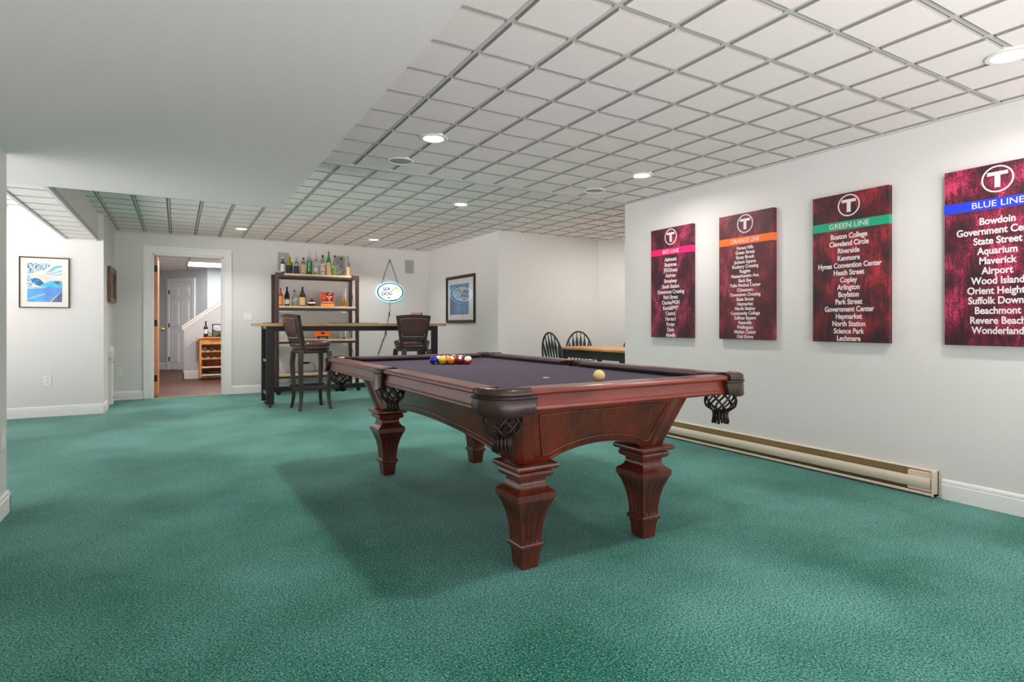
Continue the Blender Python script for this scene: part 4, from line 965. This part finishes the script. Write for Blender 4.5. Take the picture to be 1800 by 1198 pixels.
# white gate post and brown frame on the left return wall
t = thing('gate_rail', 'white latch rail of a safety gate fixed by the left corner', 'gate rail', (-0.745, 8.98, 0), frame=((0, 1, 0), (-1, 0, 0), (0, 0, 1)))
b = B(); b.box(-0.06, 0.06, -0.036, -0.0005, 0.02, 0.62); b.build('upright', plast, t, bevel=0.004)
b = B(); b.box(-0.16, 0.16, -0.042, -0.0005, 0.62, 0.70); b.loft([[(x, -0.0005 - yy, z) for x, z in ((-0.16, 0.70), (0.16, 0.70), (0.05, 0.76), (-0.12, 0.76))] for yy in (0, 0.04)]); b.build('latch_head', plast, t, bevel=0.004)
for z in (0.10, 0.56): B().lathe([(0.008, 0), (0.008, 0.008), (0.001, 0.01)], (0.02, 0, z), 10, 'y').build('screw', black, t, loc=(0, -0.045, 0))
t = thing('framed_picture', 'narrow-looking brown wood framed picture on the left return wall', 'picture', (-0.745, 9.03, 1.545), frame=FR_L)
fw, fh = 0.72, 0.44; brw = wood_mat('walnut_frame', (120, 74, 52), (78, 44, 32), 0.4, 0.1, (10, 10, 10), 2.0)
def frame_bars(w_, h_, f_, dz, m, parent, name='frame', inner=0.006):
    b = B(); pr = [(0, 0), (0, dz), (f_ * 0.4, dz * 1.0), (f_, dz * 0.6), (f_, 0)]
    cs = [(-1, -1), (1, -1), (1, 1), (-1, 1)]
    b.loft([[(sx * (w_ / 2 - a), sy * (h_ / 2 - a), z + 0.001) for a, z in pr] for sx, sy in cs + cs[:1]], cap=False)
    return b.build(name, m, parent)
frame_bars(fw, fh, 0.06, 0.04, brw, t)
B().box(-fw / 2 + 0.05, fw / 2 - 0.05, -fh / 2 + 0.05, fh / 2 - 0.05, 0.001, 0.016).build('print', mat('old_print', (150, 120, 96), 0.5, rgb2=(90, 70, 60), scale=8), t)

# seascape picture on the far left wall
t = thing('framed_picture', 'framed blue seascape print in a cream mat on the far left wall', 'picture', (-1.287, 8.27, 1.51), frame=FR_B)
fw, fh = 0.447, 0.568
frame_bars(fw, fh, 0.011, 0.022, black, t)
B().box(-fw / 2 + 0.009, fw / 2 - 0.009, -fh / 2 + 0.009, fh / 2 - 0.009, 0.001, 0.012).build('mat_board', mat('mat_cream', (232, 226, 214), 0.7, var=0.03), t)
def c(nm, rgb, rgb2=None, sc=14, ct=(0.35, 0.65)): return mat(nm, rgb, 0.5, rgb2=rgb2, scale=sc, contrast=ct)
sky1 = c('art_sky', (236, 220, 204), (200, 216, 224), 9); leafb = c('art_leaf', (176, 206, 218), (70, 88, 110), 60, (0.42, 0.5)); stk = c('art_streak', (120, 186, 214)); peach = c('art_peach', (246, 196, 170), (236, 224, 208))
hillb = c('art_hill', (46, 140, 200), (30, 84, 130), 30); seab = c('art_sea', (56, 186, 214), (90, 200, 224), 20); road = c('art_road', (92, 140, 214), (84, 180, 222), 5); pale = c('art_pale', (206, 204, 222), (150, 170, 200), 40); drk = c('art_dark', (60, 74, 110), (110, 120, 160), 60); lnw = c('art_line', (210, 222, 240))
aw, ah = 0.307, 0.432
art([(sky1, [(0, 0.42), (1, 0.42), (1, 1), (0, 1)]), (leafb, [(0, 0.66), (0.1, 0.72), (0.3, 0.80), (0.5, 0.84), (0.64, 0.92), (0.66, 1), (0, 1)]),
     (stk, [(0.60, 0.80), (0.72, 0.90), (0.84, 0.95), (1, 0.96), (1, 0.92), (0.84, 0.88), (0.74, 0.81), (0.5, 0.74)]), (stk, [(0.4, 0.70), (0.7, 0.76), (1, 0.84), (1, 0.81), (0.7, 0.73)]), (stk, [(0.5, 0.70), (0.8, 0.71), (1, 0.75), (1, 0.725), (0.8, 0.69)]),
     (peach, [(0.08, 0.74), (0.3, 0.66), (0.46, 0.54), (0.54, 0.50), (0.66, 0.60), (0.74, 0.63), (0.5, 0.66), (0.3, 0.71)]), (leafb, [(0, 0.36), (0.14, 0.42), (0.16, 0.56), (0.08, 0.68), (0, 0.72)]),
     (hillb, [(0.1, 0.58), (0.2, 0.62), (0.34, 0.6), (0.46, 0.5), (0.56, 0.42), (0.5, 0.39), (0.28, 0.42), (0.16, 0.50)]), (seab, [(0.36, 0.42), (0.5, 0.49), (0.6, 0.54), (0.76, 0.55), (1, 0.54), (1, 0.36), (0.5, 0.36)]), (drk, [(0.76, 0.55), (0.96, 0.55), (0.94, 0.47), (0.86, 0.46), (0.78, 0.50)]),
     (road, [(0, 0), (1, 0), (1, 0.36), (0.6, 0.41), (0.3, 0.34), (0, 0.34)]), (pale, [(0.0, 0.42), (0.2, 0.38), (0.6, 0.40), (0.42, 0.345), (0.2, 0.34), (0.0, 0.36)]),
     (lnw, [(0.02, 0.09), (0.5, 0.225), (0.52, 0.222), (0.02, 0.08)]), (lnw, [(0.02, 0.06), (0.5, 0.2), (0.52, 0.197), (0.02, 0.05)]), (drk, [(0.68, 0.0), (1, 0.0), (1, 0.26), (0.95, 0.25), (0.82, 0.12)]), (lnw, [(0.66, 0.0), (0.69, 0.0), (0.95, 0.24), (0.94, 0.25)])], aw, ah, 0.0125, 'print', t)
# dark framed blue print on the bar side wall, behind reflecting glass
t = thing('framed_picture', 'black framed deep blue print on the side wall right of the oval sign', 'picture', (3.836, 8.208, 1.434), frame=FR_R)
fw, fh = 1.03, 0.735
frame_bars(fw, fh, 0.045, 0.03, black, t)
B().box(-fw / 2 + 0.04, fw / 2 - 0.04, -fh / 2 + 0.03, fh / 2 - 0.03, 0.001, 0.010).build('mat_board', mat('mat_white', (222, 222, 226), 0.7), t)
bl_ = mat('print_blue', (60, 120, 176), 0.5, rgb2=(18, 50, 110), scale=2.2, contrast=(0.35, 0.65), detail=1)
B().box(-0.39, 0.30, -0.24, 0.24, 0.010, 0.0108).build('print', bl_, t)
gm = bpy.data.materials.new('picture_glass'); gm.use_nodes = True; N = gm.node_tree.nodes; L = gm.node_tree.links
tr = N.new('ShaderNodeBsdfTransparent'); gs = N.new('ShaderNodeBsdfGlossy'); gs.inputs['Roughness'].default_value = 0.01; fr_ = N.new('ShaderNodeFresnel'); fr_.inputs['IOR'].default_value = 2.0; ms = N.new('ShaderNodeMixShader')
nzg = N.new('ShaderNodeTexNoise'); nzg.inputs['Scale'].default_value = 2
N.remove(N['Principled BSDF']); geo = N.new('ShaderNodeNewGeometry'); mb = N.new('ShaderNodeMath'); mb.operation = 'SUBTRACT'; mb.inputs[0].default_value = 1.0; L.new(geo.outputs['Backfacing'], mb.inputs[1]); mc = N.new('ShaderNodeMath'); mc.operation = 'MULTIPLY'; L.new(mb.outputs[0], mc.inputs[0]); L.new(fr_.outputs[0], mc.inputs[1]); L.new(mc.outputs[0], ms.inputs[0]); L.new(tr.outputs[0], ms.inputs[1]); L.new(gs.outputs[0], ms.inputs[2]); L.new(ms.outputs[0], N['Material Output'].inputs[0])
B().add([(-0.475, -0.33, 0.016), (0.475, -0.33, 0.016), (0.475, 0.33, 0.016), (-0.475, 0.33, 0.016)], [(0, 1, 2, 3)]) if False else None
B().box(-0.475, 0.475, -0.328, 0.328, 0.014, 0.016).build('glazing', gm, t)

# ------------------------------------------------------------------ dining set in the alcove
DT = thing('dining_table', 'small dining table with pine top and dark painted legs in the alcove', 'table', (4.655, 5.585, 0))
B().box(-0.375, 0.375, -0.675, 0.675, 0.725, 0.75).build('tabletop', pine, DT, bevel=0.004)
b = B(); b.box(-0.30, 0.30, -0.61, -0.585, 0.62, 0.725); b.box(-0.30, 0.30, 0.585, 0.61, 0.62, 0.725); b.box(-0.315, -0.29, -0.585, 0.585, 0.62, 0.725); b.box(0.29, 0.315, -0.585, 0.585, 0.62, 0.725); b.build('apron', blackg, DT)
for sx in (-1, 1):
    for sy in (-1, 1):
        b = B(); b.box(sx * 0.295 - 0.038, sx * 0.295 + 0.038, sy * 0.59 - 0.038, sy * 0.59 + 0.038, 0.56, 0.725)
        b.lathe([(0.018, 0.0), (0.026, 0.05), (0.03, 0.25), (0.036, 0.42), (0.03, 0.46), (0.04, 0.49), (0.026, 0.52), (0.036, 0.55), (0.03, 0.56)], (sx * 0.295, sy * 0.59, 0), 16); b.build('leg', blackg, DT, smooth=35)
def windsor(label, x, y, rz):
    t = thing('windsor_chair', label, 'chair', (x, y, 0), rz, 'windsor chairs round the dining table')   # faces +y
    out = [(0.20 * math.copysign(abs(math.cos(a)) ** 0.7, math.cos(a)), 0.19 * math.copysign(abs(math.sin(a)) ** 0.8, math.sin(a))) for a in [2 * PI * k / 32 for k in range(32)]]
    b = B(); b.loft([[(px * k, py * k, z) for px, py in out] for k, z in ((0.9, 0.425), (1, 0.435), (1, 0.45), (0.95, 0.455), (0.4, 0.447))]); b.build('seat', blackg, t, smooth=50)
    for sx in (-1, 1):
        for sy in (-1, 1): B().tube([(sx * 0.20, sy * 0.20, 0.0), (sx * 0.18, sy * 0.18, 0.12), (sx * 0.165, sy * 0.165, 0.22), (sx * 0.13, sy * 0.13, 0.43)], [0.011, 0.017, 0.019, 0.013], 10).build('leg', blackg, t, smooth='all')
    B().tube([(-0.165, 0.0, 0.2), (0.165, 0.0, 0.2)], 0.010, 8).build('stretcher', blackg, t, smooth='all')
    def arch(a):  # a 0..pi
        x_ = 0.20 * math.cos(a); h_ = math.sin(a) ** 0.75 * 0.49 if math.sin(a) > 0 else 0
        return Vector((x_, -0.15 - 0.21 * h_, 0.45 + h_))
    B().tube([arch(PI * k / 24) for k in range(25)], 0.012, 8).build('back_bow', blackg, t, smooth='all')
    for k in range(6):
        u = -0.125 + 0.25 * k / 5; xb = u * 0.85; a = math.acos(max(-1, min(1, u * 1.12 / 0.20))); top_ = arch(a); p0_ = Vector((xb, -0.15, 0.45))
        pts = [(p0_.lerp(top_, q), hw) for q, hw in ((0, 0.006), (0.35, 0.008), (0.62, 0.020), (0.70, 0.021), (0.88, 0.006), (1.0, 0.005))]
        b = B(); b.loft([[(p_.x + s1 * hw, p_.y + s2 * 0.005, p_.z) for s1, s2 in ((-1, -1), (1, -1), (1, 1), (-1, 1))] for p_, hw in pts]); b.build('spindle', blackg, t, bevel=0.002)
    return t
windsor('dark windsor chair at the left side of the dining table, back seen edge on', 4.15, 5.86, -PI / 2 + 0.12)
windsor('dark windsor chair at the far end of the dining table, arched back facing the room', 4.78, 6.36, PI - 0.5)
windsor('dark windsor chair at the right side of the dining table, mostly behind the wall corner', 5.02, 5.83, PI / 2)

# ------------------------------------------------------------------ wine cart in the hall
CT = thing('wine_cart', 'honey wood wine cart on wheels by the stair wall in the hall', 'cart', (0.62, 12.42, 0))
cw, cd = 0.24, 0.16
for x in (-cw, cw):
    for y in (-cd, cd):
        B().box(x - 0.018, x + 0.018, y - 0.018, y + 0.018, 0.05, 0.775).build('post', cartw, CT)
        b = B(); b.lathe([(0.022, -0.01), (0.025, 0), (0.022, 0.01)], (x, y, 0.025), 14, 'x'); b.box(x - 0.008, x + 0.008, y - 0.008, y + 0.008, 0.03, 0.05); b.build('caster', mat('caster_grey', (70, 66, 62), 0.5), CT)
B().box(-cw - 0.06, cw + 0.04, -cd - 0.04, cd + 0.03, 0.775, 0.80).build('cart_top', cartw, CT, bevel=0.004)
dq = B().box(-cw + 0.02, cw - 0.02, -cd - 0.014, cd, 0.665, 0.765).build('drawer', cartw, CT, bevel=0.003)
B().box(-0.06, 0.06, -cd - 0.017, -cd - 0.013, 0.725, 0.737).build('drawer_pull', mat('slot_dark', (110, 70, 40), 0.6), dq)
def scallop(z):
    pts = [(-cw + 0.018, 0)]
    n_ = 48
    for i in range(n_ + 1):
        x = -cw + 0.018 + (2 * cw - 0.036) * i / n_; pts.append((x, 0.045 - 0.028 * abs(math.sin(PI * 4.0 * i / n_))))
    pts.append((cw - 0.018, 0))
    b = B()
    for y0_, y1_ in ((-cd - 0.006, -cd + 0.010), (cd - 0.01, cd + 0.006)): b.loft([[(x, yy, z + h_) for x, h_ in pts] for yy in (y0_, y1_)])
    b.build('bottle_rest', cartw, CT)
scallop(0.52); scallop(0.385)
for z in (0.245, 0.10):
    B().box(-cw + 0.0, cw, -cd - 0.005, cd, z - 0.012, z).build('cart_shelf', cartw, CT)
    B().box(-cw + 0.018, cw - 0.018, -cd - 0.012, -cd - 0.002, z - 0.02, z + 0.008).build('shelf_lip', mat('lip_white', (226, 210, 190), 0.5), CT)
B().box(-cw + 0.018, cw - 0.018, cd - 0.006, cd + 0.002, 0.08, 0.66).build('back_panel', wood_mat('cart_back', (150, 92, 54), (120, 70, 40), 0.5, 0, (10, 10, 3), 1.0), CT)
for x, l_ in ((-0.165, 'leftmost bottle lying on the upper rest of the wine cart'), (-0.055, 'second bottle lying on the upper rest of the wine cart')):
    o = B().lathe([(0.001, -0.15), (0.034, -0.15), (0.036, -0.14), (0.036, 0.05), (0.014, 0.11), (0.014, 0.14), (0.001, 0.14)], (0, 0, 0), 18, 'y').build('wine_bottle', gop('glass_black', (30, 26, 22)), None, smooth=50, loc=(CT.location.x + x, 12.42, 0.578))
    tag(o, l_, 'bottle', 'bottles lying in the wine cart')
tr_ = thing('serving_basket', 'dark red woven basket on the middle shelf of the wine cart', 'basket', (0.62, 12.41, 0.2453)); b = B(); b.loft([[(x * k, y * k, z) for x, y in ell(0, 0, 0.2, 0.13, 28)] for k, z in ((0.75, 0), (1, 0.05), (1.02, 0.085), (0.95, 0.085), (0.7, 0.01))]); b.build('basket_bowl', mat('basket_red', (130, 44, 30), 0.5, rgb2=(70, 22, 20), scale=60), tr_, smooth=40)
pt_ = thing('platter', 'grey oval platter on the bottom shelf of the wine cart', 'platter', (0.62, 12.42, 0.1003)); b = B(); b.loft([[(x * k, y * k, z) for x, y in ell(0, 0, 0.2, 0.12, 28)] for k, z in ((0.6, 0), (1, 0.05), (1.0, 0.058), (0.55, 0.012))]); b.build('platter_dish', mat('pewter', (120, 110, 108), 0.35, 0.5, rgb2=(50, 46, 52), scale=6), pt_, smooth=40)
bottle('wine_bottle', 0.472, 0.80, 0.30, 0.075, WINE, gop('glass_black', (30, 26, 22)), 'dark wine bottle with white label standing on the wine cart', black, wl, y=12.38, group=None, lz=(0.22, 0.5))
o = B().box(-0.08, 0.08, -0.05, 0.05, 0, 0.018).build('cutting_board', mat('red_board', (130, 54, 38), 0.5), None, bevel=0.003, loc=(0.55, 12.32, 0.8003)); tag(o, 'small reddish board lying on the wine cart in front of the bottle', 'board')
t = thing('framed_picture', 'dark framed landscape picture standing on the wine cart', 'picture', (0.72, 12.52, 0.8003))
B().box(-0.135, 0.135, 0, 0.018, 0, 0.25).build('frame', black, t, bevel=0.002)
a_ = art([(c('art_cloud', (170, 186, 214), (214, 218, 226), 18), [(0, 0.4), (1, 0.4), (1, 1), (0, 1)]), (c('art_field', (90, 96, 60), (60, 60, 44), 30), [(0, 0), (1, 0), (1, 0.42), (0.6, 0.5), (0.3, 0.44), (0, 0.6)]), (c('art_bush', (110, 130, 70), (70, 90, 50), 40), [(0, 0), (0.5, 0.1), (0.55, 0.3), (0.2, 0.36), (0, 0.3)])], 0.235, 0.215, 0.0005, 'print', t)
a_.rotation_euler = (PI / 2, 0, 0); a_.location = (0, 0, 0.125)
t = thing('glass_dish', 'small green glass dish on the wine cart in front of the picture', 'dish', (0.70, 12.36, 0.8003))
B().lathe([(0.001, 0), (0.03, 0), (0.012, 0.01), (0.012, 0.02), (0.07, 0.055), (0.066, 0.055), (0.001, 0.028)], (0, 0, 0), 20).build('dish_bowl', gl('glass_sage', (120, 150, 90)), t, smooth=40)
